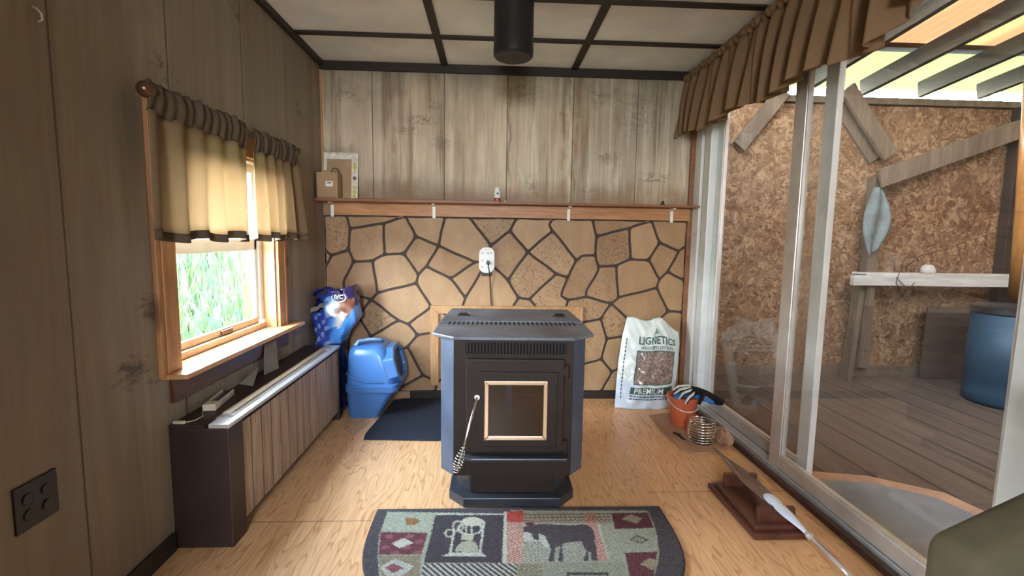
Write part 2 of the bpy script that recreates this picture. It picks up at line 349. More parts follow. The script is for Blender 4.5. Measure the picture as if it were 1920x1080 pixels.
        if bevel: md = o.modifiers.new('bevel', 'BEVEL'); md.width = bevel; md.segments = 2; md.limit_method = 'ANGLE'; md.angle_limit = math.radians(35)
        if sub: md = o.modifiers.new('sub', 'SUBSURF'); md.levels = sub; md.render_levels = sub
        return o
BASE = {}
def tag(o, label=None, cat=None, group=None, kind=None):
    if label: o['label'] = label
    if cat: o['category'] = cat
    if group: o['group'] = group
    if kind: o['kind'] = kind
    return o
def thing(name, label, cat, loc, group=None):
    o = bpy.data.objects.new(name, None); COL.objects.link(o); o.location = loc; o.empty_display_size = .05
    BASE[o.name] = Matrix.Translation(loc)
    return tag(o, label, cat, group)
def struct(o, label=None): return tag(o, label, None, None, 'structure')
def text_mesh(body, size, fn, off=0, bold=0, sx=1):
    """letters laid on a surface by fn(u, v, off) -> xyz, centred on u = 0"""
    cu = bpy.data.curves.new('t', 'FONT'); cu.body = body; cu.size = size; cu.align_x = 'CENTER'; cu.align_y = 'CENTER'; cu.offset = bold; cu.resolution_u = 2
    ob = bpy.data.objects.new('t', cu); COL.objects.link(ob)
    dg = bpy.context.evaluated_depsgraph_get(); me = ob.evaluated_get(dg).to_mesh()
    v = [tuple(p.co) for p in me.vertices]; f = [tuple(p.vertices) for p in me.polygons]
    ob.evaluated_get(dg).to_mesh_clear(); bpy.data.objects.remove(ob); bpy.data.curves.remove(cu)
    b = MB(); b.add([fn(p[0]*sx, p[1], off) for p in v], f); return b
def facet_grid(fn, nu, nv): return MB().grid(fn, nu, nv)

L, R_, B_, H_ = -1.14, 1.42, 3.36, 2.29
# ============================================================ ROOM SHELL
struct(MB().box(L-.2, R_-.02, -1.8, B_+.1, -.12, 0).build('floor', 'oak'))
struct(MB().box(L-.15, 5.2, -1.8, 3.5, H_, H_+.06).build('ceiling_slab', 'ceil')) if False else None
struct(MB().box(L-.2, R_+.12, -1.8, B_+.1, H_, H_+.08).build('ceiling', 'ceil'))
# left wall with the window opening
WY0, WY1, WZ0, WZ1 = 1.772, 2.60, .655, 1.50
w = MB()
w.box(L-.12, L, -1.8, WY0, 0, H_); w.box(L-.12, L, WY1, B_+.1, 0, H_); w.box(L-.12, L, WY0, WY1, 0, WZ0); w.box(L-.12, L, WY0, WY1, WZ1, H_)
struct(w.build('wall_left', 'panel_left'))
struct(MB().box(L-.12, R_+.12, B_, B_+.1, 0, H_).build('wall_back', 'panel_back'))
w = MB(); FX0, FX1, FZ0, FZ1 = -.52, .22, 1.10, 2.0     # unseen window added in the wall behind the camera for fill light
w.box(L-.12, FX0, -1.9, -1.8, 0, H_); w.box(FX1, R_+.12, -1.9, -1.8, 0, H_); w.box(FX0, FX1, -1.9, -1.8, 0, FZ0); w.box(FX0, FX1, -1.9, -1.8, FZ1, H_)
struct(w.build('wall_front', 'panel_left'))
struct(MB().box(-.83, -.75, -1.8, .42, 0, H_).build('wall_light_blocker', 'panel_left'))     # unseen partition added to keep light off the near left wall
w = MB(); w.box(FX0, FX0+.05, -1.88, -1.82, FZ0, FZ1); w.box(FX1-.05, FX1, -1.88, -1.82, FZ0, FZ1); w.box(FX0, FX1, -1.88, -1.82, FZ0, FZ0+.05); w.box(FX0, FX1, -1.88, -1.82, FZ1-.05, FZ1)
struct(w.build('window_fill', 'vinyl'))
DY0, DY1, DTOP = 1.12, 3.36, 2.08
w = MB(); w.box(R_, R_+.12, DY0, DY1, DTOP, H_); w.box(R_, R_+.12, -1.8, DY0, 0, H_)
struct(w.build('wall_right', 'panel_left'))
struct(MB().box(L, L+.014, -1.8, 1.69, 0, .07).build('baseboard_left', 'batten', bevel=.003))
struct(MB().box(-.56, R_-.06, B_-.02, B_, 0, .055).build('baseboard_back', 'batten', bevel=.003))
# ceiling battens
bt = .012
k = 1
def trim(mb, mat, bevel=.003):
    global k
    o = struct(mb.build('trim_%d' % k, mat, bevel=bevel)); k += 1; return o
for y in (-.46, .02, .49, .97, 1.455, 1.94, 2.415, 2.895): trim(MB().box(L, R_, y-.022, y+.022, H_-bt, H_), 'batten')
for x in (-.318, .552): trim(MB().box(x-.022, x+.022, -1.8, B_, H_-bt-.001, H_), 'batten')
trim(MB().box(L, L+.028, -1.8, B_, H_-.035, H_), 'batten')
trim(MB().box(R_-.028, R_, -1.8, B_, H_-.035, H_), 'batten')
trim(MB().box(L, R_, B_-.022, B_, H_-.055, H_), 'batten')
trim(MB().box(L, L+.012, B_-.012, B_, 1.39, H_-.055), 'pine', .002)        # corner moulding
trim(MB().box(1.378, R_-.001, B_-.03, B_-.0095, 0, 1.367), 'shelfw', .003); trim(MB().box(1.378, R_-.001, B_-.03, B_-.0005, 1.39, 2.2), 'shelfw', .003)        # wood trim beside the sliding door

# ---- printed stone wainscot (stone outlines traced from the wall)
def A_(x, y): return onY(600+x/2.919, 390+y/2.919, B_)
def Bv(x, y): return onY(940+x/2.919, 390+y/2.919, B_)
SX0, SX1, SZ0, SZ1 = L+.005, 1.385, .05, 1.285
V = {}
def av(n, fn, x, y, snap=''):
    p = fn(x, y); px, pz = float(p[0]), float(p[2])
    if 'T' in snap: pz = SZ1
    if 'B' in snap: pz = SZ0
    if 'L' in snap: px = SX0
    if 'R' in snap: px = SX1
    V[n] = (px, pz, snap)
for n, x, y, s_ in [('a1',145,38,'T'),('a2',165,112,''),('a3',350,85,''),('a4',470,38,'T'),('a5',525,155,''),('a6',650,205,''),('a7',685,38,'T'),('a8',820,38,'T'),
    ('a9',935,205,''),('y0',65,258,''),('y1',38,228,'L'),('y2',40,325,'L'),('a11',158,230,''),('a12',185,292,''),('a13',290,288,''),('a14',355,255,''),('a15',460,250,''),
    ('a16',585,318,''),('a17',540,365,''),('a18',850,297,''),('a19',715,385,''),('a20',798,490,''),('O',915,290,''),('c1',220,590,'')][:-1]: av(n, A_, x, y, s_)
for n, x, y, s_ in [('a24',315,465,''),('a25',530,410,''),('a26',280,500,''),('a27',140,462,''),('w1',35,455,'L'),('a28',432,614,''),('a29',610,540,''),('a30',485,635,''),
    ('a31',278,702,''),('a32',210,592,''),('w2',35,610,'L'),('a33',535,695,''),('a34',615,683,''),('a35',478,760,''),('a36',420,790,''),('a37',565,915,''),('a39',440,980,''),
    ('q1',400,1030,'B'),('h1',250,880,''),('w3',35,860,'L'),('q2',250,1030,'B'),('a38',640,950,''),('q3',630,1030,'B'),('s1',770,560,''),('m1',130,400,'')]: av(n, A_, x, y, s_)
for n, x, y, s_ in [('b1',85,50,'T'),('b2',48,125,''),('b3',145,240,''),('b4',280,125,''),('b5',262,90,''),('b6',285,50,'T'),('b7',410,285,''),('b7b',440,260,''),('b8',515,258,''),('b9',500,50,'T'),
    ('b10',520,155,''),('b11',700,110,''),('b12',820,50,'T'),('b14',865,190,''),('b15',970,235,''),('r1',1000,210,'R'),('b16',805,285,''),('b13',705,280,''),('b17',628,315,''),('b18',530,320,''),
    ('b19',640,490,''),('b20',865,390,''),('b21',908,348,''),('r2',985,395,'R'),('b22',850,435,''),('b23',912,565,''),('r3',985,570,'R'),('b24',780,690,''),('b25',300,360,''),('b26',365,380,''),
    ('b27',37,395,''),('b28',95,490,''),('b29',155,498,''),('b30',325,480,''),('b31',365,502,''),('b32',465,485,''),('b33',600,522,''),('b35',545,605,''),('b36',430,630,''),('b37',577,715,''),
    ('b38',548,825,''),('b40',430,860,''),('b41',605,895,''),('b42',730,830,''),('r4',985,800,'R'),('q4',545,1030,'B'),('q5',820,1030,'B'),('s2',60,545,''),('s3',195,550,''),('s4',345,560,''),
    ('H',30,760,''),('n1',468,445,''),('n2',526,350,''),('q6',60,1030,'B')]: av(n, Bv, x, y, s_)
for n, px, pz, s_ in [('TL', SX0, SZ1, 'LT'), ('TR', SX1, SZ1, 'RT'), ('BL', SX0, SZ0, 'LB'), ('BR', SX1, SZ0, 'RB')]: V[n] = (px, pz, s_)
ED = """a1 a2,a2 a3,a3 a4,a4 a5,a5 a6,a6 a7,a8 a9,a9 b2,a9 O,y0 y1,y0 y2,y0 a11,a2 a11,a11 a12,a12 a13,a13 a14,a3 a14,a14 a15,a5 a15,a15 a17,a6 a16,a16 a17,a6 a18,a18 a19,a16 a19,a19 a20,a20 O,
a18 O,O b27,a13 a24,a17 a25,a25 a24,a24 a26,a26 a27,a27 m1,m1 a12,a27 w1,a25 a29,a29 a30,a26 a28,a28 a30,a28 a31,a26 a32,a32 w2,a32 a31,a30 a33,a33 a34,a33 a35,a35 a36,a35 a37,a37 a39,a37 a38,
a39 q1,a36 h1,h1 w3,h1 q2,a31 h1,a38 q3,a29 H,a34 H,a38 H,a20 s1,s1 H,b1 b2,b2 b3,b3 b4,b4 b5,b5 b6,b4 b7,b7 b7b,b7b b8,b8 b10,b9 b10,b10 b11,b11 b12,b11 b13,b12 b14,b14 b15,b15 r1,b14 b16,b13 b16,b13 b17,
b17 b18,b8 b18,b17 b19,b16 b20,b20 b21,b21 b15,b21 r2,b20 b22,b22 b19,b22 b23,b23 r3,b23 b24,b3 b25,b25 b26,b26 b7,b3 b27,b27 b28,b28 b29,b29 b25,b28 s2,s2 H,b29 s3,s3 H,b26 b30,b30 b31,b31 s4,
b31 b32,b32 b33,b32 n1,n1 n2,n2 b18,b19 b33,b33 b24,b33 b35,b35 b36,b36 H,b35 b37,b37 b24,b37 b38,b38 b40,b40 H,b38 b41,b41 b42,b42 b24,b42 r4,b41 q4,b42 q5,H q6""".replace('\n', '').split(',')
ED = [tuple(e_.split()) for e_ in ED]; ED = [e_ for e_ in ED if 's4' not in e_] + [('b31', 's4'), ('s4', 'H')]
for side, key in (('T', 0), ('B', 0), ('L', 1), ('R', 1)):
    ns = sorted([n for n in V if side in V[n][2]], key=lambda n: V[n][key]); ED += list(zip(ns, ns[1:]))
adj = {}
for a, b in ED: adj.setdefault(a, []).append(b); adj.setdefault(b, []).append(a)
for a in adj: adj[a].sort(key=lambda b: math.atan2(V[b][1]-V[a][1], V[b][0]-V[a][0]))
seen = set(); stones = []
for a in adj:
    for b in adj[a]:
        if (a, b) in seen: continue
        loop = []; u, v_ = a, b
        while (u, v_) not in seen:
            seen.add((u, v_)); loop.append(u); nb = adj[v_]; w_ = nb[(nb.index(u)-1) % len(nb)]; u, v_ = v_, w_
        ar = sum(V[loop[i]][0]*V[loop[(i+1) % len(loop)]][1]-V[loop[(i+1) % len(loop)]][0]*V[loop[i]][1] for i in range(len(loop)))/2
        if .0015 < ar < 2: stones.append([V[n][:2] for n in loop])
mb = MB(); tones = []
rs = random.Random(3)
for pl in stones:
    P_ = []
    for i in range(len(pl)):      # wobble long edges
        p, q = pl[i], pl[(i+1) % len(pl)]; d = math.dist(p, q); nseg = max(2, int(d/.05))
        h = (hash((round(min(p[0], q[0]), 4), round(p[1]+q[1], 4))) % 1000)/1000*6.28
        sgn = 1 if p < q else -1
        for j in range(nseg):
            t = j/nseg; wv = .0035*math.sin(t*math.pi)*math.sin(6*(t if sgn > 0 else 1-t)+h)*sgn
            P_.append((p[0]+(q[0]-p[0])*t - (q[1]-p[1])/d*wv, p[1]+(q[1]-p[1])*t + (q[0]-p[0])/d*wv))
    for _ in range(2):
        P_ = [c for i in range(len(P_)) for p, q in [(P_[i], P_[(i+1) % len(P_)])] for c in ((.75*p[0]+.25*q[0], .75*p[1]+.25*q[1]), (.25*p[0]+.75*q[0], .25*p[1]+.75*q[1]))]
    def inset(Pl, d):
        out = []; n = len(Pl)
        for i in range(n):
            a, b = Pl[i-1], Pl[(i+1) % n]; tx, ty = b[0]-a[0], b[1]-a[1]; l = math.hypot(tx, ty) or 1
            out.append((Pl[i][0]-ty/l*d, Pl[i][1]+tx/l*d))
        return out
    o1 = inset(P_, .0072); o2 = inset(P_, .0100); n = len(P_); base = len(mb.v)
    mb.add([(x, B_-.003, z) for x, z in o1] + [(x, B_-.009, z) for x, z in o2], [(i, n+i, n+(i+1) % n, (i+1) % n) for i in range(n)] + [tuple(n+i for i in range(n))])
    tones += [rs.random()]*(2*n)
st = mb.build('stone_panel', 'stone')
ta = st.data.attributes.new('tone', 'FLOAT', 'POINT'); ta.data.foreach_set('value', tones)
bk = MB().box(SX0, SX1, B_-.004, B_-.0005, SZ0, SZ1).build('backing', 'mortar', st)
struct(st, 'tan flagstone patterned wainscot panel with dark joints')
st.name = 'wall_wainscot'

# ---- window
ww = MB(); x0, x1 = L-.10, L-.062
fr = thing('window_1', 'white vinyl awning window with tan bottom rail', 'window', ((x0+x1)/2, 2.19, WZ0)); del fr['category']; del fr['label']; fr['kind'] = 'structure'
mb = MB(); mb.box(x0, x1, WY0, WY0+.04, WZ0+.045, WZ1); mb.box(x0, x1, WY1-.045, WY1, WZ0+.045, WZ1); mb.box(x0, x1, WY0, WY1, WZ1-.05, WZ1)
mb.build('window_frame', 'vinyl', fr, bevel=.004)
MB().box(x0, x1+.008, WY0, WY1, WZ0, WZ0+.03).build('bottom_rail', 'tan_vinyl', fr, bevel=.003)
mb = MB(); mb.box(x0+.008, x1-.012, WY0+.04, WY1-.045, WZ0+.03, WZ0+.062); mb.build('sash_rail', 'tan_vinyl', fr, bevel=.003)
mb = MB(); mb.box(x0+.006, x1-.010, WY0+.04, WY0+.065, WZ0+.06, WZ1-.05); mb.box(x0+.006, x1-.010, WY1-.072, WY1-.045, WZ0+.06, WZ1-.05); mb.box(x0+.006, x1-.010, WY0+.04, WY1-.045, 1.065, 1.125)
mb.build('sash_frame', 'vinyl', fr, bevel=.004)
MB().box(x0+.016, x0+.020, WY0+.06, WY1-.07, WZ0+.06, WZ1-.05).build('pane', 'glass', fr)
la = MB().box(x1-.012, x1-.002, 2.19, 2.28, WZ0+.036, WZ0+.056).build('latch', 'brass', fr, bevel=.002)
# jamb boards, casing and sill
mb = MB(); mb.box(x1, L+.001, WY0-.001, WY0+.012, WZ0, WZ1); mb.box(x1, L+.001, WY1-.012, WY1+.001, WZ0, WZ1); mb.box(x1, L+.001, WY0, WY1, WZ1-.012, WZ1+.001)
mb.build('jamb', 'oak_frame', fr)
for nm, ya, yb in (('casing', 1.668, 1.772), ('casing', 2.60, 2.70)):
    mb = MB(); mb.box(L, L+.018, ya, yb, WZ0-.01, 1.595); q = ya+.02 if ya < 2 else yb-.035; mb.box(L+.018, L+.024, q, q+.015, WZ0, 1.595); mb.build(nm, 'pine', fr, bevel=.003)
MB().box(L, L+.0175, 1.773, 2.599, WZ1, 1.595).build('casing', 'pine', fr, bevel=.003)
s_o = MB(); s_o.extr([(x1, WY0, .637), (L, WY0, .637), (L, 1.68, .637), (L+.085, 1.69, .637), (L+.085, 2.76, .637), (L, 2.80, .637), (L, WY1, .637), (x1, WY1, .637)], (0, 0, .019))
s_o.build('sill', 'sillw', fr, bevel=.003)
MB().box(L, L+.016, 1.72, 2.69, .54, .637).build('apron', 'dark_wood', fr, bevel=.003)

# ============================================================ CURTAIN ON ROD
cr = thing('curtain_rod', 'brown curtain rod with round ball finials above the small window', 'curtain rod', (-1.06, 2.15, 1.60))
MB().tube([(-1.06, 1.585, 1.585), (-1.06, 2.73, 1.603)], .0065, 12).build('rod', 'brass', cr, smooth=True)
for y, z, r in ((1.575, 1.585, .026), (2.745, 1.603, .018)):
    MB().lathe([(0.001, -r), (r*.5, -r*.87), (r*.87, -r*.5), (r, 0), (r*.87, r*.5), (r*.5, r*.87), (.001, r)], (-1.06, y, z), 20, 'Y').build('finial', 'brass', cr, smooth=True)
for y in (1.69, 2.66): MB().box(L+.001, -1.055, y-.005, y+.005, 1.575, 1.588).build('bracket', 'brass', cr)
def curtain(y0, y1, lab, phase, ret_left, ret_right, tilt):
    t = thing('curtain', lab, 'curtain', (-1.07, (y0+y1)/2, 1.13), None)
    NF = 9
    def xy(s, z01):     # z01 = 0 bottom .. 1 top
        y = y0 + (y1-y0)*s; amp = .005+.016*(1-z01)
        if z01 > .8: amp = .011
        f = math.sin(s*NF*2*math.pi*(.55 if z01 < .8 else 1.6)+phase)+.5*math.sin(s*23+phase*2)
        x = -1.062 + amp*f
        if ret_left and s < .10: x = x + (-1.125-x)*(1-s/.10)
        if ret_right and s > .86: x = x + (-1.118-x)*((s-.86)/.14)
        y += tilt*(1-z01)*(1 if s > .5 else 0)*(s-.5)*2
        if not tilt and s < .5: y -= .05*(1-.7*z01)*(1-2*s)
        return x, y
    def P3(s, z0, z1, k_):
        z = z0+(z1-z0)*k_; z01 = (z-1.125)/(1.63-1.125); x, y = xy(s, z01); zz = z + .008*math.sin(s*17+phase)*(1 if z01 < .2 else .3) + .015*s*(1 if z01 > .8 else 0)
        return x, y, zz
    MB().grid(lambda s, k_: P3(s, 1.152, 1.525, k_), 110, 14).build('cloth', 'fab_curtain', t, smooth=True, solid=.0012)
    MB().grid(lambda s, k_: (lambda p: (p[0]+.0016, p[1], p[2]))(P3(s, 1.122, 1.153, k_)), 110, 4).build('hem', 'fab_double', t, smooth=True, solid=.002)
    def pocket(s, k_):   # gathered sleeve round the rod
        x, y, z = P3(s, 1.52, 1.615, k_); b = math.sin(k_*math.pi); return (-1.062+.012*b+.004*math.sin(s*75+phase)+.003*math.sin(s*31), y, z+.004*math.sin(s*61)) if True else None
    MB().grid(pocket, 160, 7).build('rod_pocket', 'fab_double', t, smooth=True, solid=.002)
curtain(1.592, 2.18, 'left olive cafe curtain panel on the small window', .6, False, False, .0)
curtain(2.238, 2.71, 'right olive cafe curtain panel on the small window, narrower', 2.1, False, False, .09)

# ============================================================ BASEBOARD HEATER
ht = thing('convector_heater', 'long brown wall heater cabinet with wood slat front under the window', 'heater', (-1.035, 2.34, 0))
hx0, hx1, hy0, hy1 = L+.001, -.93, 1.70, 2.975
MB().box(hx0, hx1, hy0, hy0+.10, 0, .455).build('end_panel', 'brown_steel', ht, bevel=.004)
MB().box(hx0, hx1, hy1-.035, hy1, 0, .455).build('end_panel', 'brown_steel', ht, bevel=.004)
MB().box(hx0, hx0+.015, hy0+.10, hy1-.035, 0, .455).build('back_panel', 'brown_steel', ht)
g = G('heater_slats'); X, Y, Z = g.sep(); n = g.noise(16, g.map((1, 1, .06)), 6, .65, .6); nf = g.noise(80, g.map((1, 1, .05)), 4)
c = g.mix(g.ramp(n, [(.3, 0.), (.7, 1.)]), (.30, .19, .115), (.56, .40, .26)); c = g.mix(g.math('MULTIPLY', g.ramp(nf, [(.4, 1.), (.6, 0.)]), .4), c, (.13, .08, .05))
kn = g.vor(3.5, g.map((1, 1, .7))); c = g.mix(g.ramp(kn, [(.04, .8), (.1, 0.)]), c, (.07, .04, .025))
gr = g.line(g.math('FRACT', g.math('DIVIDE', Y, .087)), .5, .06); c = g.mix(gr, c, (.05, .03, .02))
M['slats'] = g.done(g.bsdf(c, .5, 0, g.bump(g.math('SUBTRACT', nf, g.math('MULTIPLY', gr, 3)), .4, .003), .35))
fp = MB(); fp.box(hx1-.022, hx1-.006, hy0+.10, hy1-.035, .055, .445); fp.build('front_panel', 'slats', ht)
MB().box(hx0+.015, hx1-.045, hy0+.10, hy1-.035, .01, .05).build('base', 'void', ht)
MB().box(hx0, hx1-.085, hy0+.0, hy1, .455, .467).build('top_panel', 'brown_steel', ht, bevel=.002)
tg = MB().box(hx1-.085, hx1-.003, hy0+.10, hy1-.035, .440, .452).build('outlet_tray', 'void', ht)
MB().box(hx1-.085, hx1-.055, hy0+.12, hy1-.10, .458, .470).build('damper_blade', 'cream', ht, bevel=.002)
MB().box(hx1-.044, hx1-.034, hy0+.10, hy1-.02, .455, .467).build('top_strip', 'white_strip', ht, bevel=.001)
MB().box(hx1-.028, hx1+.003, hy0+.02, hy1, .455, .469).build('front_strip', 'white_strip', ht, bevel=.002)
mb = MB()
for i in range(7): mb.box(hx1-.088, hx1-.03, hy0+.075+i*.011, hy0+.078+i*.011, .455, .466)
mb.build('fins', 'white_strip', ht)
MB().box(hx1-.07, hx1+.002, hy0, hy0+.075, .4551, .470).build('corner_cap', 'white_strip', ht, bevel=.001)
MB().box(hx1-.085, hx1, hy1-.10, hy1, .4551, .4685).build('corner_cap', 'white_strip', ht, bevel=.001)
# small things on the heater
t = thing('plastic_fitting', 'small cream and black plastic fitting with two pale rails on the heater top', 'fitting', (-1.09, 1.93, .467))
def rot2(cx, cy, a, x, y): return cx+x*math.cos(a)-y*math.sin(a), cy+x*math.sin(a)+y*math.cos(a)
for nm, off, sz, mt in (('end_cap', (-.075, 0), (.045, .048, .026), 'cream'), ('black_core', (.02, 0), (.15, .034, .014), 'black_plastic'), ('rail', (.02, .021), (.15, .007, .026), 'white_strip'), ('rail', (.02, -.021), (.15, .007, .026), 'white_strip')):
    x, y = rot2(-1.09, 1.935, 1.72, *off); MB().obox((x, y, .467+sz[2]/2+.001), sz, (0, 0, 1.72)).build(nm, mt, t, bevel=.003)
t = thing('cord_toggle', 'tiny cream toggle on a thin cord at the near end of the heater', 'toggle', (-1.105, 1.715, .467))
MB().obox((-1.108, 1.713, .473), (.042, .012, .011), (0, 0, 0)).build('toggle', 'cream', t, bevel=.003)
MB().tube([(-1.088, 1.715, .472), (-1.07, 1.74, .470), (-1.065, 1.78, .470), (-1.09, 1.82, .471)], .0018, 6).build('cord', 'cream', t, smooth=True)
M['greycard'] = plain('grey_card', (.22, .18, .14), .8, 0, .1, 10, .1)
o = MB().extr([(-1.137, 2.18, .468), (-1.06, 2.15, .468), (-1.075, 2.24, .53), (-1.125, 2.30, .468)], (.0, .004, .002)).build('triangular_card', 'greycard'); tag(o, 'small triangular grey card lying against the wall on the heater', 'card')
o = MB().extr([(-1.09, 2.33, .468), (-1.075, 2.45, .468), (-1.115, 2.52, .60), (-1.122, 2.41, .60)], (-.004, 0, 0)).build('leaning_card', 'greycard'); tag(o, 'rectangular grey card leaning under the window sill', 'card')

# ============================================================ LEFT WALL OUTLET, HOOK
t = thing('wall_outlet', 'dark brown double outlet plate low on the left wall', 'outlet', (L, 1.2, .47))
MB().box(L+.0005, L+.006, 1.142, 1.258, .412, .530).build('cover_plate', 'dark_plate', t, bevel=.002)
for yy in (1.175, 1.225):
    for zz in (.449, .491): MB().lathe([(.014, 0), (.014, .003), (.012, .0035)], (L+.0055, yy, zz), 18, 'X').build('receptacle', 'black_plastic', t)
o = MB(); o.tube([(L+.002, 1.305, 1.70), (L+.012, 1.305, 1.695), (L+.02, 1.307, 1.685), (L+.018, 1.31, 1.672), (L+.008, 1.31, 1.668)], .003, 8)
tag(o.build('wall_hook', 'white_plastic', smooth=True), 'tiny clear hook high on the left wall', 'hook')

# ============================================================ SHELF
sh = thing('wall_shelf', 'long reddish wooden shelf across the back wall above the stone panel', 'shelf', (.12, 3.28, 1.29))
MB().box(L+.003, .06, 3.185, B_, 1.368, 1.389).build('shelf_board', 'shelfw', sh, bevel=.003)
MB().box(.061, 1.405, 3.205, B_, 1.370, 1.384).build('shelf_board', 'shelfw', sh, bevel=.002)
MB().box(-1.07, 1.385, B_-.04, B_, 1.285, 1.3675).build('ledger_board', 'pine_x', sh, bevel=.002)
for x in (-1.065, -.386, .535, 1.255):
    mb = MB(); mb.box(x-.011, x+.011, B_-.046, B_-.040, 1.272, 1.352); mb.box(x-.011, x+.011, B_-.10, B_-.040, 1.3605, 1.3675); mb.build('bracket', 'white_plastic', sh, bevel=.002)
# things on the shelf
fr_ = thing('picture_frame', 'white frame with yellow flower border leaning in the back left corner of the shelf', 'picture frame', (-1.0, 3.33, 1.389))
def lean(pts, z0=1.389, yb=3.300, k_=.12): return [(x, yb+(z-z0)*k_+dy, z) for x, dy, z in pts]
def fbar(x0, x1, z0, z1, d=.012): b = MB(); b.extr(lean([(x0, 0, z0), (x1, 0, z0), (x1, 0, z1), (x0, 0, z1)]), (0, d, 0)); return b
M['frame_white'] = plain('chipped_white_paint', (.70, .66, .56), .5, 0, .15, 40, .1)
fbar(-1.12, -.892, 1.655, 1.70).build('frame_rail', 'frame_white', fr_, bevel=.002); fbar(-1.12, -1.098, 1.39, 1.655).build('frame_rail', 'frame_white', fr_, bevel=.002)
fbar(-.935, -.892, 1.39, 1.655).build('frame_rail', 'frame_white', fr_, bevel=.002)
b = MB(); b.extr(lean([(-1.098, .006, 1.392), (-.935, .006, 1.392), (-.935, .006, 1.655), (-1.098, .006, 1.655)]), (0, .004, 0)); b.build('backing_card', 'carton', fr_)
M['yellow'] = plain('yellow_paint', (.62, .50, .07), .6); M['brown_dot'] = plain('brown_paint', (.12, .06, .03), .6)
for i, z in enumerate((1.41, 1.435, 1.47, 1.53, 1.60, 1.62)):
    b = MB(); b.add(lean([(-.913+.011*math.cos(a)*(1+.3*math.cos(5*a)), -.0015, z+.013*math.sin(a)*(1+.3*math.cos(5*a))) for a in [2*math.pi*k_/20 for k_ in range(20)]]), [tuple(range(20))])
    b.build('painted_flower', 'brown_dot' if i == 3 else 'yellow', fr_)
bx = thing('cardboard_box', 'small open cardboard box with white sticker at the left end of the shelf', 'box', (-1.065, 3.25, 1.389))
mb = MB(); X0, X1, Y0, Y1, Z0, Z1 = -1.128, -.99, 3.205, 3.285, 1.389, 1.552
mb.box(X0, X1, Y0, Y0+.003, Z0, Z1); mb.box(X0, X1, Y1-.003, Y1, Z0, Z1); mb.box(X0, X0+.003, Y0, Y1, Z0, Z1); mb.box(X1-.003, X1, Y0, Y1, Z0, Z1); mb.box(X0, X1, Y0, Y1, Z0, Z0+.003)
mb.build('carton', 'carton', bx, bevel=.001)
MB().box(-1.068, -1.022, Y0-.0012, Y0-.0002, 1.462, 1.495).build('sticker', 'white_plastic', bx)
MB().box(-1.058, -1.032, Y0-.0022, Y0-.0013, 1.481, 1.487).build('print_line', 'black_plastic', bx)
b = MB(); b.extr([(-1.095, Y0-.0005, Z1), (-1.03, Y0-.0005, Z1), (-1.038, Y0-.006, Z1+.012), (-1.088, Y0-.006, Z1+.012)], (0, .002, 0)); b.build('flap', 'carton', bx)
o = MB().tube([(-1.04, 3.24, 1.44), (-1.042, 3.235, 1.55), (-1.03, 3.235, 1.578), (-1.008, 3.235, 1.583), (-.995, 3.24, 1.572), (-1.0, 3.25, 1.50)], .0035, 8).build('black_cable', 'black_plastic', smooth=True)
tag(o, 'loop of black cable sticking out of the cardboard box', 'cable')
M['film'] = glass_mat('clear_film', (.9, .9, .88), .25)
o = MB().grid(lambda u, v: (-1.12+.22*u, 3.325+.022*math.sin(u*9+v*4)*.5-.01*v, 1.69+.05*v-.015*math.sin(u*13)*v+.01*math.cos(u*21)), 30, 6).build('plastic_wrap', 'film', smooth=True)
tag(o, 'crumpled clear plastic wrap on top of the white picture frame', 'plastic wrap')
o_b = thing('pill_bottle', 'small white bottle with red base standing mid shelf', 'bottle', (.04, 3.26, 1.389))
MB().lathe([(.022, 1.412), (.0235, 1.415), (.0235, 1.455), (.019, 1.462)], (.042, 3.26, 0), 28).build('label_sleeve', 'white_plastic', o_b, smooth=True, angle=.6)
MB().lathe([(.020, 1.384), (.0232, 1.386), (.0232, 1.4125), (.02, 1.414)], (.042, 3.26, 0), 28).build('base', plain('red_brown_plastic', (.40, .07, .04), .35), o_b, smooth=True, angle=.6)
MB().lathe([(.018, 1.462), (.0205, 1.463), (.0205, 1.479), (.018, 1.481)], (.042, 3.26, 0), 28).build('cap', 'white_plastic', o_b, smooth=True, angle=.6)
MB().box(.036, .050, 3.2358, 3.2364, 1.434, 1.446).build('label_mark', plain('navy_ink', (.05, .08, .2), .5), o_b)
o = MB().lathe([(.012, 1.384), (.014, 1.392), (.008, 1.402), (.010, 1.41), (.002, 1.416)], (1.172, 3.27, 0), 16).build('small_knob', 'brown_steel', smooth=True); tag(o, 'tiny dark knob at the right end of the shelf', 'knob')
o = MB().lathe([(.002, 1.384), (.009, 1.387), (.006, 1.393), (.001, 1.395)], (.095, 3.235, 0), 10).build('white_pebble', 'white_plastic', smooth=True); tag(o, 'white crumb on the shelf where the two boards meet', 'pebble')

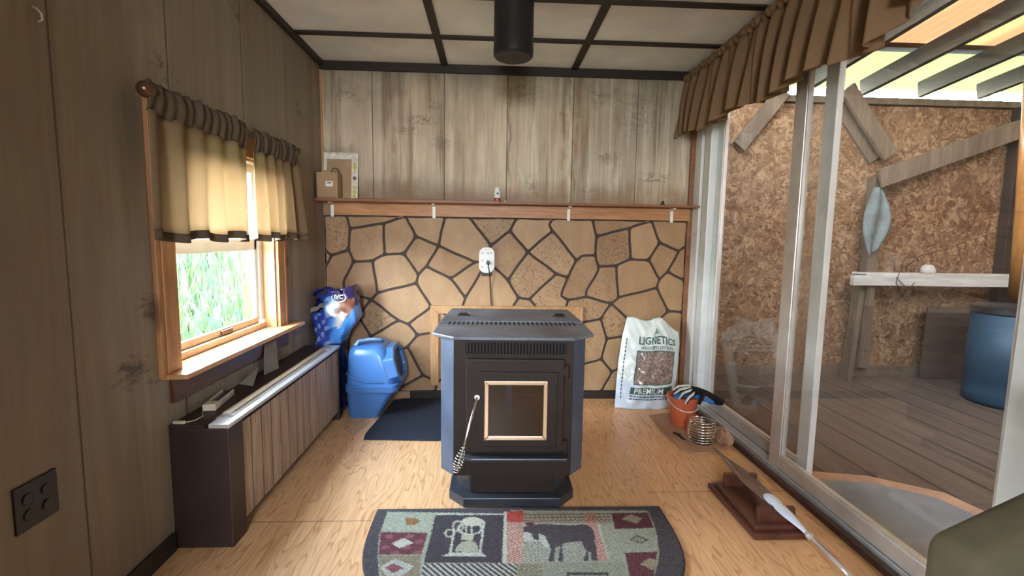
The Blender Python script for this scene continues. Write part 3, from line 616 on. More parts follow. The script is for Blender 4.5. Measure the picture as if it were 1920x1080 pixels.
# ============================================================ OUTLET ADAPTER ON STONE
t = thing('outlet_adapter', 'white six socket outlet adapter with black plug on the stone panel', 'outlet', (-.024, B_-.02, .99))
MB().box(-.060, .012, B_-.022, B_-.009, .880, .955).build('box_cover', 'brown_steel', t, bevel=.002)
def rrect(cx, cz, w_, h_, r, n=8):
    pts = []
    for sx, sz, a0 in ((1, 1, 0), (-1, 1, 90), (-1, -1, 180), (1, -1, 270)):
        for i in range(n+1): a = math.radians(a0+90*i/n); pts.append((cx+sx*(w_/2-r)+r*math.cos(a), cz+sz*(h_/2-r)+r*math.sin(a)))
    return pts
b = MB(); b.extr([(x, B_-.045, z) for x, z in rrect(-.024, .994, .108, .178, .045)], (0, .034, 0)); b.build('body', 'white_plastic', t, bevel=.004)
mb = MB()
for cx in (-.052, -.014, .004):
    for cz in (1.035, .985, .94):
        if cx == .004 and cz < 1: continue
        mb.box(cx-.008, cx-.005, B_-.0457, B_-.0450, cz, cz+.012); mb.box(cx+.001, cx+.004, B_-.0457, B_-.0450, cz, cz+.012)
mb.box(-.038, -.030, B_-.0457, B_-.0450, 1.064, 1.068); mb.box(-.02, -.012, B_-.0457, B_-.0450, 1.064, 1.068)
mb.build('slots', 'black_plastic', t)
pc = thing('power_cord', 'black plug and power cord running from the white adapter down behind the stove', 'cord', (-.01, B_-.06, .96))
MB().lathe([(.012, -.028), (.015, -.02), (.013, 0)], (-.014, B_-.0455, .975), 16, 'Y').build('plug', 'black_plastic', pc, smooth=True, angle=.6)
MB().tube([(-.014, B_-.070, .975), (-.012, B_-.078, .955), (-.004, B_-.05, .90), (.002, B_-.02, .82), (.008, B_-.018, .70), (.014, B_-.035, .55), (.015, B_-.2, .35)], .0038, 8).build('cable', 'black_plastic', pc, smooth=True)

# oak frame on the wall behind the stove
t = thing('oak_surround', 'mitred oak surround fixed to the stone panel behind the stove', 'surround', (.12, B_-.02, .10))
fx0, fx1, fz0, fz1, fw = -.415, .66, .10, .672, .058
for pts in ([(fx0, fz1), (fx1, fz1), (fx1-fw, fz1-fw), (fx0+fw, fz1-fw)], [(fx0, fz0), (fx0, fz1), (fx0+fw, fz1-fw), (fx0+fw, fz0)], [(fx1, fz0), (fx1, fz1), (fx1-fw, fz1-fw), (fx1-fw, fz0)]):
    b = MB(); b.extr([(x, B_-.028, z) for x, z in pts], (0, .0275, 0)); b.build('frame_board', 'oak_frame', t, bevel=.003)

# ============================================================ PELLET STOVE
sv = thing('pellet_stove', 'black pellet stove with gold trimmed window in the middle of the room', 'stove', (.108, 2.3, 0))
cx = .108
def foot(hw, fhw, yf, yc, yb): return [(cx-fhw, yf), (cx+fhw, yf), (cx+hw, yc), (cx+hw, yb), (cx-hw, yb), (cx-hw, yc)]
MB().prism(foot(.275, .207, 1.945, 2.02, 2.55), 0, .042).build('base_plate', 'base_paint', sv, bevel=.003)
MB().prism(foot(.245, .185, 2.00, 2.08, 2.5), .042, .14).build('pedestal', 'base_paint', sv, bevel=.003)
MB().prism(foot(.315, .255, 1.988, 2.055, 2.62), .122, .722).build('body', 'stove_side_sheen', sv, bevel=.003)
MB().box(cx-.254, cx+.254, 1.9835, 1.9885, .124, .718).build('front_panel', 'black_metal', sv, bevel=.001)
MB().prism([(cx-.252, 1.965), (cx+.252, 1.965), (cx+.352, 2.055), (cx+.352, 2.33), (cx-.352, 2.33), (cx-.352, 2.055)], .722, .737).build('top_plate', 'black_top', sv, bevel=.004)
lid = MB(); hw0, hw1 = .352, .322
lid.add([(cx-hw0, 2.335, .722), (cx+hw0, 2.335, .722), (cx+hw1, 2.64, .722), (cx-hw1, 2.64, .722), (cx-hw0, 2.335, .741), (cx+hw0, 2.335, .741), (cx+hw1, 2.64, .757), (cx-hw1, 2.64, .757)],
        [(0, 3, 2, 1), (4, 5, 6, 7), (0, 1, 5, 4), (1, 2, 6, 5), (2, 3, 7, 6), (3, 0, 4, 7)])
lid.build('hopper_lid', 'black_top', sv, bevel=.004)
mb = MB()
for i in range(28): x = cx-.30+.6*i/27; mb.box(x-.005, x+.005, 2.25, 2.33, .737, .7378)
mb.build('top_louvres', 'void', sv)
for x in (cx-.245, cx+.25):
    mb = MB(); mb.box(x-.03, x+.03, 2.44, 2.475, .744, .752); mb.obox((x, 2.45, .757), (.045, .016, .008), (.2, 0, .15)); mb.build('lid_latch', 'black_metal', sv, bevel=.002)
# grille
gx0, gx1 = cx-.205, cx+.222
gr_ = MB().box(gx0, gx1, 1.981, 1.9836, .662, .712).build('vent_grille', 'void', sv)
mb = MB(); n = 31
for i in range(n): x = gx0+(gx1-gx0)*(i+.5)/n; mb.box(x-.0025, x+.0025, 1.979, 1.982, .662, .712)
mb.box(gx0-.006, gx0, 1.979, 1.984, .656, .718); mb.box(gx1, gx1+.006, 1.979, 1.984, .656, .718); mb.box(gx0, gx1, 1.979, 1.984, .712, .718); mb.box(gx0, gx1, 1.979, 1.984, .656, .662)
mb.build('grille_bars', 'black_metal', gr_)
dr = MB().box(cx-.20, cx+.215, 1.958, 1.9835, .238, .645).build('door', 'black_metal', sv, bevel=.006)
MB().box(cx-.150, cx+.185, 1.948, 1.958, .268, .592).build('raised_plate', 'black_metal', dr, bevel=.004)
wx0, wx1, wz0, wz1 = cx-.122, cx+.142, .302, .558
t_ = .018
for pts in ([(wx0, wz1), (wx1, wz1), (wx1-t_, wz1-t_), (wx0+t_, wz1-t_)], [(wx0, wz0), (wx1, wz0), (wx1-t_, wz0+t_), (wx0+t_, wz0+t_)],
            [(wx0, wz0), (wx0, wz1), (wx0+t_, wz1-t_), (wx0+t_, wz0+t_)], [(wx1, wz0), (wx1, wz1), (wx1-t_, wz1-t_), (wx1-t_, wz0+t_)]):
    b = MB(); b.extr([(x, 1.937, z) for x, z in pts], (0, .011, 0)); b.build('gold_trim', 'gold', dr, bevel=.003)
g = G('sooty_glass'); n = g.noise(6); M['soot_glass'] = g.done(g.bsdf(g.mix(n, (.030, .016, .008), (.07, .038, .018)), .10, 0, None, .22))
MB().box(wx0+.012, wx1-.012, 1.944, 1.9475, wz0+.012, wz1-.012).build('door_glass', 'soot_glass', dr)
mb = MB(); mb.box(wx0+.09, wx0+.115, 1.9432, 1.9439, .42, wz1-.02); mb.box(wx0+.13, wx1-.03, 1.9432, 1.9439, .498, .501)
mb.build('firebox_marks', 'brown_steel', dr)
for z in (.595, .265):
    mb = MB(); mb.lathe([(.013, z-.03), (.013, z+.02), (.008, z+.027)], (cx+.224, 1.968, 0), 16); mb.box(cx+.19, cx+.224, 1.957, 1.968, z-.015, z+.01); mb.build('hinge', 'black_metal', sv, smooth=False, bevel=.001)
hd = MB().lathe([(.011, -.03), (.013, -.024), (.013, 0)], (cx-.152, 1.955, .492), 16, 'Y').build('handle', 'chrome', dr, smooth=True, angle=.6)
pA, pB, pC = Vector((cx-.152, 1.925, .492)), Vector((cx-.208, 1.905, .275)), Vector((cx-.236, 1.900, .182))
MB().tube([pA, pB, pB+(pC-pB)*.9], .0048, 10).build('handle_rod', 'chrome', hd, smooth=True)
pts = []; N = 150; dd = pC-pB; o1_ = dd.cross(Vector((0, 1, 0))).normalized(); o2_ = dd.cross(o1_).normalized()
for i in range(N+1):
    t_ = i/N; r = .006+.017*math.sin(min(1, t_*1.06)*math.pi*.93)**1.1*(0.55+.65*t_); a = t_*2*math.pi*9.5
    pts.append(pB-dd*.15+dd*1.15*t_ + o1_*r*math.cos(a) + o2_*r*math.sin(a))
MB().tube(pts, .0026, 6).build('coil_grip', 'chrome', hd, smooth=True)
MB().prism([(cx-.175, 1.928), (cx+.23, 1.928), (cx+.245, 1.985), (cx-.215, 1.985), (cx-.205, 1.945)], .212, .226).build('ash_lip', 'base_paint', sv, bevel=.004)
MB().box(cx-.20, cx+.225, 1.974, 1.984, .128, .212).build('ash_door', 'black_metal', sv, bevel=.002)
MB().box(cx-.178, cx+.185, 1.99, 2.001, .044, .122).build('pedestal_front', 'black_metal', sv, bevel=.002)
sv.rotation_euler = (0, 0, -.012)

# flue from the ceiling
fl = thing('flue_pipe', 'short wide black stove pipe hanging from the ceiling', 'flue', (.099, 2.38, H_))
MB().lathe([(.086, 2.0), (.094, 2.008), (.095, 2.04), (.094, 2.045), (.094, H_-.0005)], (.099, 2.38, 0), 48).build('pipe', 'flue', fl, smooth=True, angle=.6)
MB().lathe([(.001, 1.9985), (.084, 1.9985), (.086, 2.002)], (.099, 2.38, 0), 48, cap=False).build('end_cap', 'flue_end', fl)

# ============================================================ RUG
def rugshape(u):   # half width .602, depth .56
    return .602*max(0, 1-abs(u)**3.7)**(1/3.7)
RC = (.139, 1.930)
NX, NY = 420, 200
def inpoly(px, py, poly):
    inside = np.zeros(px.shape, bool); n = len(poly)
    for i in range(n):
        x1_, y1_ = poly[i]; x2_, y2_ = poly[(i+1) % n]
        c = ((y1_ > py) != (y2_ > py)) & (px < (x2_-x1_)*(py-y1_)/((y2_-y1_) or 1e-9)+x1_); inside ^= c
    return inside
vv, uu = np.meshgrid(np.linspace(0, 1, NY), np.linspace(-1, 1, NX), indexing='ij')
yy = RC[1] - .56*vv; half = .602*np.maximum(0, 1-vv**3.7)**(1/3.7); half = np.maximum(half, .03)
xx = RC[0] + half*uu
edge = np.minimum(np.minimum((1-np.abs(uu))*half, vv*.56), (1-vv)*.56+.02)
zz = .0035 + .0085*np.clip(edge/.008, 0, 1)**.5 + .0012*np.random.RandomState(1).rand(*xx.shape) + .004*np.exp(-((xx-.13)/.03)**2)*np.clip(1-vv*6, 0, 1)
d_ = np.stack([xx-CO[0], yy-CO[1], np.full_like(xx, .012-EYE)], -1); dep = d_@CF
PX = 960+FPX*(d_@CR)/dep; PY = 540-FPX*(d_@CU)/dep
_j = np.random.RandomState(9); PX = PX+_j.randn(*PX.shape)*.9; PY = PY+_j.randn(*PY.shape)*.6
slate = np.array((.10, .088, .090)); mint = np.array((.37, .38, .285)); maroon = np.array((.165, .065, .070)); white = np.array((.56, .56, .46)); olive = np.array((.33, .32, .20))
beige = np.array((.36, .30, .20)); red = np.array((.52, .10, .075)); dark = np.array((.085, .072, .076))
cl = np.tile(slate, (NY, NX, 1)).astype(float)
a6 = lambda pts: [(680+x/6.4, 940+y/6.4) for x, y in pts]
b6 = lambda pts: [(960+x/6., 940+y/6.) for x, y in pts]
def paint(poly, c, cond=None):
    m_ = inpoly(PX, PY, poly)
    if cond is not None: m_ &= cond
    cl[m_] = c
diag = (np.sin((xx*1.0+yy*1.6)*2*np.pi/.016) > 0); diag2 = (np.sin((xx*1.0+yy*.9)*2*np.pi/.022) > -.1); chk = (np.sin(xx*2*np.pi/.018)*np.sin(yy*2*np.pi/.018) > 0)
fieldp = a6([(300,125),(1780,150),(1780,1700),(330,1700),(230,1150),(195,900),(178,640),(200,400),(250,250)]); paint(fieldp, mint)
fr2 = b6([(-20,105),(1530,105),(1620,320),(1655,560),(1640,700),(1600,840),(1500,1100),(1100,1500),(-20,1500)]); paint(fr2, mint)
paint(a6([(300,130),(850,150),(800,350),(220,350)]), mint*1.1); paint(a6([(510,205),(560,195),(640,205),(700,240),(640,280),(530,295)]), (.30, .16, .07))
paint(a6([(215,370),(785,380),(700,640),(190,640)]), maroon); paint(a6([(215,370),(785,380),(700,640),(190,640)]), maroon*1.7, np.sin(xx*80)*np.sin(yy*95) > .35)
paint(a6([(345,510),(490,440),(610,500),(440,565)]), white)
paint(a6([(185,650),(700,650),(680,960),(240,960)]), beige*.8); paint(a6([(210,790),(380,690),(620,780),(480,900),(280,900)]), white*.85); paint(a6([(265,800),(370,745),(500,800),(360,865)]), maroon*1.6)
paint(a6([(865,148),(1740,148),(1735,165),(860,165)]), white)
paint(a6([(875,165),(1725,165),(1712,740),(735,740)]), dark)
pump = np.array((.50, .49, .36))
paint(a6([(1100,605),(1130,540),(1185,490),(1290,460),(1350,490),(1385,560),(1390,610)]), pump*.85); paint(a6([(1190,400),(1335,400),(1330,465),(1185,465)]), pump)
def ring(cx_, cy_, rx, ry, w_, c):
    q = ((PX*1.0-(680+cx_/6.4))/(rx/6.4))**2+((PY-(940+cy_/6.4))/(ry/6.4))**2; cl[(q < 1) & (q > (1-w_)**2)] = c
ring(1320, 245, 135, 55, 1, pump*1.15); ring(1290, 330, 160, 75, .22, white); ring(1045, 385, 65, 52, .35, pump*1.1); ring(1145, 300, 70, 70, .3, pump)
for pts in ([(1085,350),(1110,350),(1065,625),(1035,625)], [(1440,250),(1470,250),(1420,625),(1395,625)], [(950,660),(1040,615),(1430,615),(1490,665)], [(1230,290),(1250,290),(1250,400),(1230,400)], [(1300,290),(1318,290),(1318,400),(1300,400)]): paint(a6(pts), white)
low = a6([(720,748),(1855,748),(1855,1000),(690,1000)]); paint(low, dark); paint(low, white*.85, diag2)
paint(b6([(-90,115),(-60,115),(-60,700),(-110,700)]), white); paint(b6([(-60,115),(130,115),(130,700),(-60,700)]), red*.9); paint(b6([(-60,230),(130,230),(130,700),(-60,700)]), white, diag)
paint(b6([(-60,115),(130,115),(130,240),(-60,240)]), red*.8, chk)
lt = b6([(130,250),(980,250),(1100,670),(130,680)]); paint(lt, white*.95); paint(b6([(130,450),(980,450),(1100,670),(130,680)]), mint*.55, diag)
rw = b6([(130,130),(1100,130),(1115,245),(130,245)]); paint(rw, beige); paint(rw, dark*1.2, chk & (np.sin(yy*300) > -.3)); paint(b6([(820,130),(930,130),(940,245),(825,245)]), red*.7, chk)
rs_ = b6([(850,240),(950,240),(1080,665),(965,665)]); paint(rs_, white*.9); paint(rs_, red, diag)
paint(b6([(125,290),(240,262),(350,255),(650,270),(830,258),(900,300),(930,370),(940,480),(965,665),(895,672),(885,580),(850,560),(865,672),(805,672),(835,560),(780,450),(640,460),(560,480),(575,680),(515,680),(540,500),(490,520),(465,680),(405,680),(440,540),(400,460),(370,390),(300,360),(305,440),(250,430),(205,350),(130,350)]), dark*1.15)
paint(b6([(300,365),(370,390),(425,500),(420,540),(370,520),(310,430)]), white)
paint(b6([(150,250),(200,235),(260,250),(230,275),(160,275)]), maroon*.8); paint(b6([(240,205),(330,200),(330,245),(250,245)]), (.35, .22, .18))
paint(b6([(1110,135),(1530,128),(1595,300),(1160,312)]), maroon*.75); paint(b6([(1225,200),(1335,148),(1465,190),(1400,250)]), beige*.9)
paint(b6([(1320,435),(1400,378),(1535,430),(1455,482)]), dark); paint(b6([(1345,433),(1405,393),(1508,430),(1448,467)]), mint*.8)
paint(b6([(1268,580),(1635,568),(1590,870),(1330,870)]), maroon*.9); paint(b6([(1440,710),(1540,640),(1625,660),(1595,780)]), beige)
paint(b6([(60,700),(335,700),(335,1000),(60,1000)]), beige*.7, chk | diag); paint(b6([(340,690),(1270,690),(1320,1000),(340,1000)]), mint*.85)
paint(b6([(620,800),(1090,800),(1100,1000),(600,1000)]), dark); paint(b6([(650,830),(1060,830),(1060,1000),(640,1000)]), mint*.8)
nz = np.random.RandomState(2); cl *= .72*(.62+.76*nz.rand(NY, NX, 1))
mb = MB(); mb.v = list(zip(xx.ravel(), yy.ravel(), zz.ravel())); mb.f = [(j*NX+i, (j+1)*NX+i, (j+1)*NX+i+1, j*NX+i+1) for j in range(NY-1) for i in range(NX-1)]
M['rug'] = vcol_mat('tufted_rug', .95, .5, 500, .05)
rg = mb.build('hearth_rug', 'rug', smooth=True, recalc=False, cols=cl.reshape(-1, 3))
# thickness edge of the rug
me = rg.data; tag(rg, 'half round lodge rug with moose and water pump pattern before the stove', 'rug')
bd = MB(); ring_ = [(xx[0, i], yy[0, i]) for i in range(0, NX, 4)] + [(xx[j, NX-1], yy[j, NX-1]) for j in range(0, NY, 3)] + [(xx[j, 0], yy[j, 0]) for j in range(NY-1, -1, -3)]
bd.prism(ring_, .0002, .0045); bd.build('backing', plain('rug_backing', (.06, .055, .06), .9), rg)

# ============================================================ DOOR MAT BY THE LITTER BOX
g = G('ribbed_mat'); X, Y, Z = g.sep(); wv = g.wave(40, dist=.6, detail=1, dirn='Y'); wx = g.wave(60, dist=.3, detail=1, dirn='X'); n = g.noise(25)
h = g.math('MULTIPLY', wv, wx); M['mat'] = g.done(g.bsdf(g.mix(h, (.018, .022, .030), (.085, .098, .125)), .85, 0, g.bump(h, .8, .004), .15))
b = MB(); mp = [(-.705, 2.64), (-.285, 2.622), (-.19, 2.65), (-.17, 3.33), (-.60, 3.33), (-.668, 3.30), (-.690, 3.0), (-.697, 2.90), (-.715, 2.72)]
b.prism(mp, .0005, .008); tag(b.build('floor_mat', 'mat', bevel=.003), 'dark charcoal ribbed mat on the floor between litter box and stove', 'mat')

# ============================================================ LITTER BOX
lb = thing('litter_box', 'blue hooded litter box beside the end of the heater', 'litter box', (-.76, 3.11, 0))
def rr(x0, x1, y0, y1, r, n=5):
    pts = []
    for cx_, cy_, a0 in ((x1-r, y1-r, 0), (x0+r, y1-r, 90), (x0+r, y0+r, 180), (x1-r, y0+r, 270)):
        for i in range(n+1): a = math.radians(a0+90*i/n); pts.append((cx_+r*math.cos(a), cy_+r*math.sin(a)))
    return pts
def loft(secs, cap0=True, cap1=True):
    b = MB(); n = len(secs[0][0]); v = []
    for pts, z in secs: v += [(x, y, z) for x, y in pts]
    f = [(i*n+k_, i*n+(k_+1) % n, (i+1)*n+(k_+1) % n, (i+1)*n+k_) for i in range(len(secs)-1) for k_ in range(n)]
    if cap0: f.append(tuple(range(n))[::-1])
    if cap1: f.append(tuple((len(secs)-1)*n+k_ for k_ in range(n)))
    return b.add(v, f)
loft([(rr(-.885, -.70, 2.975, 3.28, .03), .0), (rr(-.89, -.665, 2.965, 3.30, .035), .06), (rr(-.895, -.61, 2.958, 3.315, .04), .15), (rr(-.897, -.585, 2.955, 3.318, .04), .172), (rr(-.905, -.575, 2.948, 3.325, .045), .174), (rr(-.905, -.575, 2.948, 3.325, .045), .205)]).build('pan', 'blue_pan', lb, smooth=True, angle=.5)
loft([(rr(-.903, -.578, 2.95, 3.322, .045), .2055), (rr(-.903, -.578, 2.95, 3.322, .045), .217), (rr(-.897, -.60, 2.957, 3.315, .05), .222), (rr(-.895, -.60, 2.957, 3.315, .05), .25), (rr(-.888, -.645, 2.962, 3.30, .05), .40), (rr(-.88, -.66, 2.972, 3.29, .055), .435), (rr(-.865, -.685, 2.99, 3.27, .05), .455), (rr(-.84, -.71, 3.02, 3.24, .04), .46)]).build('hood', 'blue_hood', lb, smooth=True, angle=.9)
# octagonal entrance collar facing right, tilted back
cN = Vector((-.605, 3.135, .325)); ax1 = Vector((0, 1, 0)); ax2 = Vector((-.26, 0, 1)).normalized(); nn = ax1.cross(ax2)*1.0
if nn.x < 0: nn = -nn
def octa(rx, rz, off): return [cN + ax1*(sx*rx) + ax2*(sz*rz) + nn*off for sx, sz in ((-.55, -1), (.55, -1), (1, -.5), (1, .5), (.55, 1), (-.55, 1), (-1, .5), (-1, -.5))]
b = MB(); s0, s1, s2, s3 = octa(.175, .125, -.045), octa(.165, .118, .022), octa(.125, .090, .022), octa(.118, .085, -.03)
b.add(s0+s1+s2+s3, [(i*8+k_, i*8+(k_+1) % 8, (i+1)*8+(k_+1) % 8, (i+1)*8+k_) for i in range(3) for k_ in range(8)]); b.build('entrance_collar', 'blue_hood', lb, bevel=.006)
b = MB(); b.add(octa(.122, .088, -.0), [tuple(range(8))]); b.build('entrance_shade_sheet', plain('entrance_shade_blue', (.015, .04, .10), .4), lb)  # dark sheet painted as the shade inside the entrance
MB().tube([(-.84, 3.0, .462), (-.83, 3.03, .482), (-.77, 3.07, .487), (-.71, 3.10, .482), (-.70, 3.13, .462)], .011, 10).build('carry_handle', plain('pale_blue_handle', (.22, .38, .55), .4), lb, smooth=True)
MB().tube([(-.888, 2.9475, .30), (-.84, 2.9495, .262), (-.75, 2.951, .238), (-.66, 2.953, .236)], .004, 6).build('hood_rib', 'blue_hood', lb, smooth=True)

# ============================================================ FOOD BAG
fb = thing('pet_food_bag', 'open blue pet food bag standing between heater and stone panel', 'bag', (-1.02, 3.13, 0))
NU, NV = 72, 60
def bagpt(u, v):      # u round, v up
    a = 2*math.pi*u; z = .80*v; wx_ = .09+.055*min(1, max(0, (z-.50)/.12)); wy = .085+.02*math.sin(v*3)
    if z < .45: wx_ = .088
    cx_ = -1.035+.045*min(1, max(0, (z-.45)/.15))
    e_ = .55; c_, s_ = math.cos(a), math.sin(a)
    x = cx_ + wx_*abs(c_)**e_*(1 if c_ > 0 else -1); y = 3.135 + wy*abs(s_)**e_*(1 if s_ > 0 else -1)
    top = max(0, (z-.68)/.12); x += (.015*top*top if c_ < .2 else -.025*top*top); y += .01*math.sin(a*5+z*30)*.5
    x += .004*math.sin(a*7+z*40)+.003*math.sin(z*90+a*3)
    zt = z + (top*(.035*c_ - .03*max(0, -c_)))
    return x, y, zt
bv = [bagpt(i/NU, j/(NV-1)) for j in range(NV) for i in range(NU)]
bf = [(j*NU+i, j*NU+(i+1) % NU, (j+1)*NU+(i+1) % NU, (j+1)*NU+i) for j in range(NV-1) for i in range(NU)]
bf = [q for q in bf if not (((bv[q[0]][0]+1.125)/.075)**2+((bv[q[0]][2]-.705)/.052)**2 < 1 and bv[q[0]][1] < 3.16)]     # the open mouth
cols = np.zeros((len(bv), 3))
for q, (x, y, z) in enumerate(bv):
    c = (.012, .03, .22)
    fx = (x+1.13)/.28
    if z < .66: c = (.02, .06, .35) if fx < .45 else (.07, .28, .72)
    if z < .47: c = (.02, .04, .16)
    if fx > .52 and z > .635: c = (.03, .022, .10)
    if .55 < fx < .97 and .635 < z < .745: c = (.22, .075, .045) if math.sin(x*90+z*60) > -.3 else (.33, .15, .09)
    if fx > .55 and abs((x+.955)) < .045*(z-.555)/.08 and .56 < z < .66: c = (.60, .54, .44)
    if fx > .85 and z < .66+(fx-.85)*.3: c = (.08, .27, .68)
    if .36 < fx < .52 and .64 < z < .76: c = (.16, .42, .75)
    if fx < .42 and z < .66 and math.sin(x*130)*math.sin(z*75+x*30) > .45: c = (.30, .36, .62)
    cols[q] = c
M['bagprint'] = vcol_mat('printed_glossy_bag', .22, .3, 14, .6, coat=.3)
b = MB(); b.v = bv; b.f = bf+[tuple(range(NU))[::-1]]
b.build('printed_sack', 'bagprint', fb, smooth=True, cols=cols, recalc=False)
b = MB(); b.lathe([(.001, .70), (.05, .705)], (-1.045, 3.135, 0), 20, cap=False)
b.build('dark_mouth', 'void', fb)
def bagfront(u, v, off): return (-.945+u, 3.040-off-.012*(1-((u)/.09)**2), .765+v)
b = MB(); rb = [(.043*math.cos(a), .028*math.sin(a)) for a in np.linspace(math.radians(150), math.radians(385), 26)]; n = len(rb)
b.tube([bagfront(u, v-.005, .004) for u, v in rb], .0035, 6); b.build('logo_ring', 'white_plastic', fb, smooth=True)
text_mesh('IVC', .036, bagfront, .006, .0012).build('lettering', 'white_plastic', fb)
# torn strip hanging from the mouth
b = MB(); b.grid(lambda u, v: (-1.132+.09*u, 3.055+.012*math.sin(u*3)+.004*v, .655+.028*v+.045*u+.004*math.sin(u*12)), 12, 3); b.build('torn_strip', 'greycard', fb, solid=.001)
b = MB(); b.grid(lambda u, v: (-1.125+.15*u, 3.035+.12*v, .765+.045*math.sin(u*2.6)+.010*math.sin(v*7+u*5)), 16, 10); b.build('folded_top', 'bagprint', fb, smooth=True, solid=.002, cols=np.tile((.012, .03, .25), (160, 1)))

# ============================================================ PELLET BAG
pb = thing('pellet_bag', 'white and mint plastic sack of wood pellets leaning in the right corner', 'bag', (1.07, 3.16, 0))
def pbag(u, v, off=0, side=1):   # u -.5...5, v 0..1
    w_ = .40+.025*math.sin(v*3.1)-.05*max(0, v-.8)*2; bul = (1-(2*abs(u))**2.6)*math.sin(math.pi*min(1, max(.0, v*.93+.05)))**.45
    th = .085*bul
    x = 1.075+.05*v + u*w_ + .022*v*(1 if u < 0 else .4) - .012*(1-v)
    wr = .006*math.sin(u*21+v*9)*math.sin(v*17-u*6)+.0045*math.sin(v*41+u*15)*math.cos(u*33)+.006*abs(math.sin(u*9+v*14))**8
    yc = 3.155+.115*v; z = .60*v*(1-.10*max(0, u-.15)*(v**3)*4) + .012*math.sin(u*11)*(v**4)
    tz = 0
    return (x, yc - side*(th+off*1.0) - (wr*(bul)**.5 if side > 0 else 0), z+.002)
NU, NV = 60, 70
fv = [pbag(i/(NU-1)-.5, j/(NV-1)) for j in range(NV) for i in range(NU)]; bvv = [pbag(i/(NU-1)-.5, j/(NV-1), 0, -.45) for j in range(NV) for i in range(NU)]
cols = np.zeros((2*NU*NV, 3))
for j in range(NV):
    for i in range(NU):
        u, v = i/(NU-1)-.5, j/(NV-1); c = (.72, .80, .75)
        if v < .12+.35*(.5-u)*.6: c = (.62, .72, .82)  # bluer lower left: skylight from the window painted into the sack colour
        cols[j*NU+i] = c; cols[NU*NV+j*NU+i] = (.6, .72, .68)
f = [(j*NU+i, j*NU+i+1, (j+1)*NU+i+1, (j+1)*NU+i) for j in range(NV-1) for i in range(NU-1)]
f2 = [tuple(NU*NV+k_ for k_ in q[::-1]) for q in f]
rim = [(i, NU*NV+i, NU*NV+i+1, i+1) for i in range(NU-1)] + [((NV-1)*NU+i+1, NU*NV+(NV-1)*NU+i+1, NU*NV+(NV-1)*NU+i, (NV-1)*NU+i) for i in range(NU-1)]
b = MB(); b.v = fv+bvv; b.f = f+f2+rim; M['pbag'] = vcol_mat('glossy_film_sack', .28, .25, 12, .5, coat=.2)
b.build('sack', 'pbag', pb, smooth=True, cols=cols)
M['green_ink'] = plain('dark_green_ink', (.035, .12, .10), .4, bump=0); M['navy_ink'] = plain('dark_ink', (.03, .06, .06), .4, bump=0)
g = G('pellets_behind_film'); vq = g.vor(150, out='Color'); vs = g.node('ShaderNodeSeparateColor', {0: vq}).outputs[0]
M['pellets'] = g.done(g.bsdf(g.ramp(vs, [(.2, (.17, .12, .10)), (.8, (.38, .29, .24))]), .18, 0, g.bump(g.noise(14), .5, .01), .6))
def patch(u0, u1, v0, v1, off, n=22): return MB().grid(lambda a, c_: pbag(u0+(u1-u0)*a, v0+(v1-v0)*c_, off), n, n)
patch(-.27, .39, .285, .665, .0022).build('window_border', 'green_ink', pb, smooth=True)
patch(-.25, .37, .298, .652, .0038).build('clear_window', 'pellets', pb, smooth=True)
patch(-.30, .42, .175, .255, .0022).build('green_band', 'green_ink', pb, smooth=True)
def pm(u, v, off): return pbag(u, v, off)
def txt(s_, size, uc, vc, mat, nm, sx=1., off=.004, bold=.0):
    k_ = 1/.40; text_mesh(s_, size, lambda x, y, o: pbag(uc+x*k_*sx, vc+y/.60, o), off, bold).build(nm, mat, pb)
txt('LIGNETICS', .070, .07, .772, 'green_ink', 'brand_lettering', .80, bold=.0014)
txt('WOOD PELLET FUEL', .0295, .07, .695, 'navy_ink', 'subtitle_lettering', .86, bold=.0003)
txt('PREMIUM', .052, .0, .213, 'white_plastic', 'grade_lettering', .92, .0050, .0005)
txt('NET WEIGHT 40 POUNDS', .017, .0, .135, 'navy_ink', 'small_lettering', .9) if False else None
mb = MB()
for vz in (.145, .115):
    uu_ = -.3
    while uu_ < .36:
        l_ = rs.uniform(.02, .05); q = [pbag(uu_, vz, .003), pbag(uu_+l_, vz, .003), pbag(uu_+l_, vz+.014, .003), pbag(uu_, vz+.014, .003)]; mb.add(q, [(0, 1, 2, 3)]); uu_ += l_+.012
mb.build('fine_print', 'navy_ink', pb)
mb = MB()
for i in range(16):
    v0 = .12+i*.042; mb.add([pbag(-.44, v0, .003), pbag(-.425, v0, .003), pbag(-.425, v0+.03, .003), pbag(-.44, v0+.03, .003)], [(0, 1, 2, 3)])
mb.build('side_print', 'navy_ink', pb)
MB().lathe([(.001, 0), (.013, .012), (.009, .03), (.001, .05)], (1.16, 3.145, .515), 8).build('tree_emblem', 'green_ink', pb) if False else None
b = MB()
for h_, w_ in ((0, .05), (.02, .036), (.04, .022)):
    b.add([pbag(.05-w_, .845+h_*.8, .004), pbag(.05+w_, .845+h_*.8, .004), pbag(.05, .872+h_*.8, .004)], [(0, 1, 2)])
b.build('tree_emblem', plain('pale_green_ink', (.18, .30, .24), .5, bump=0), pb)

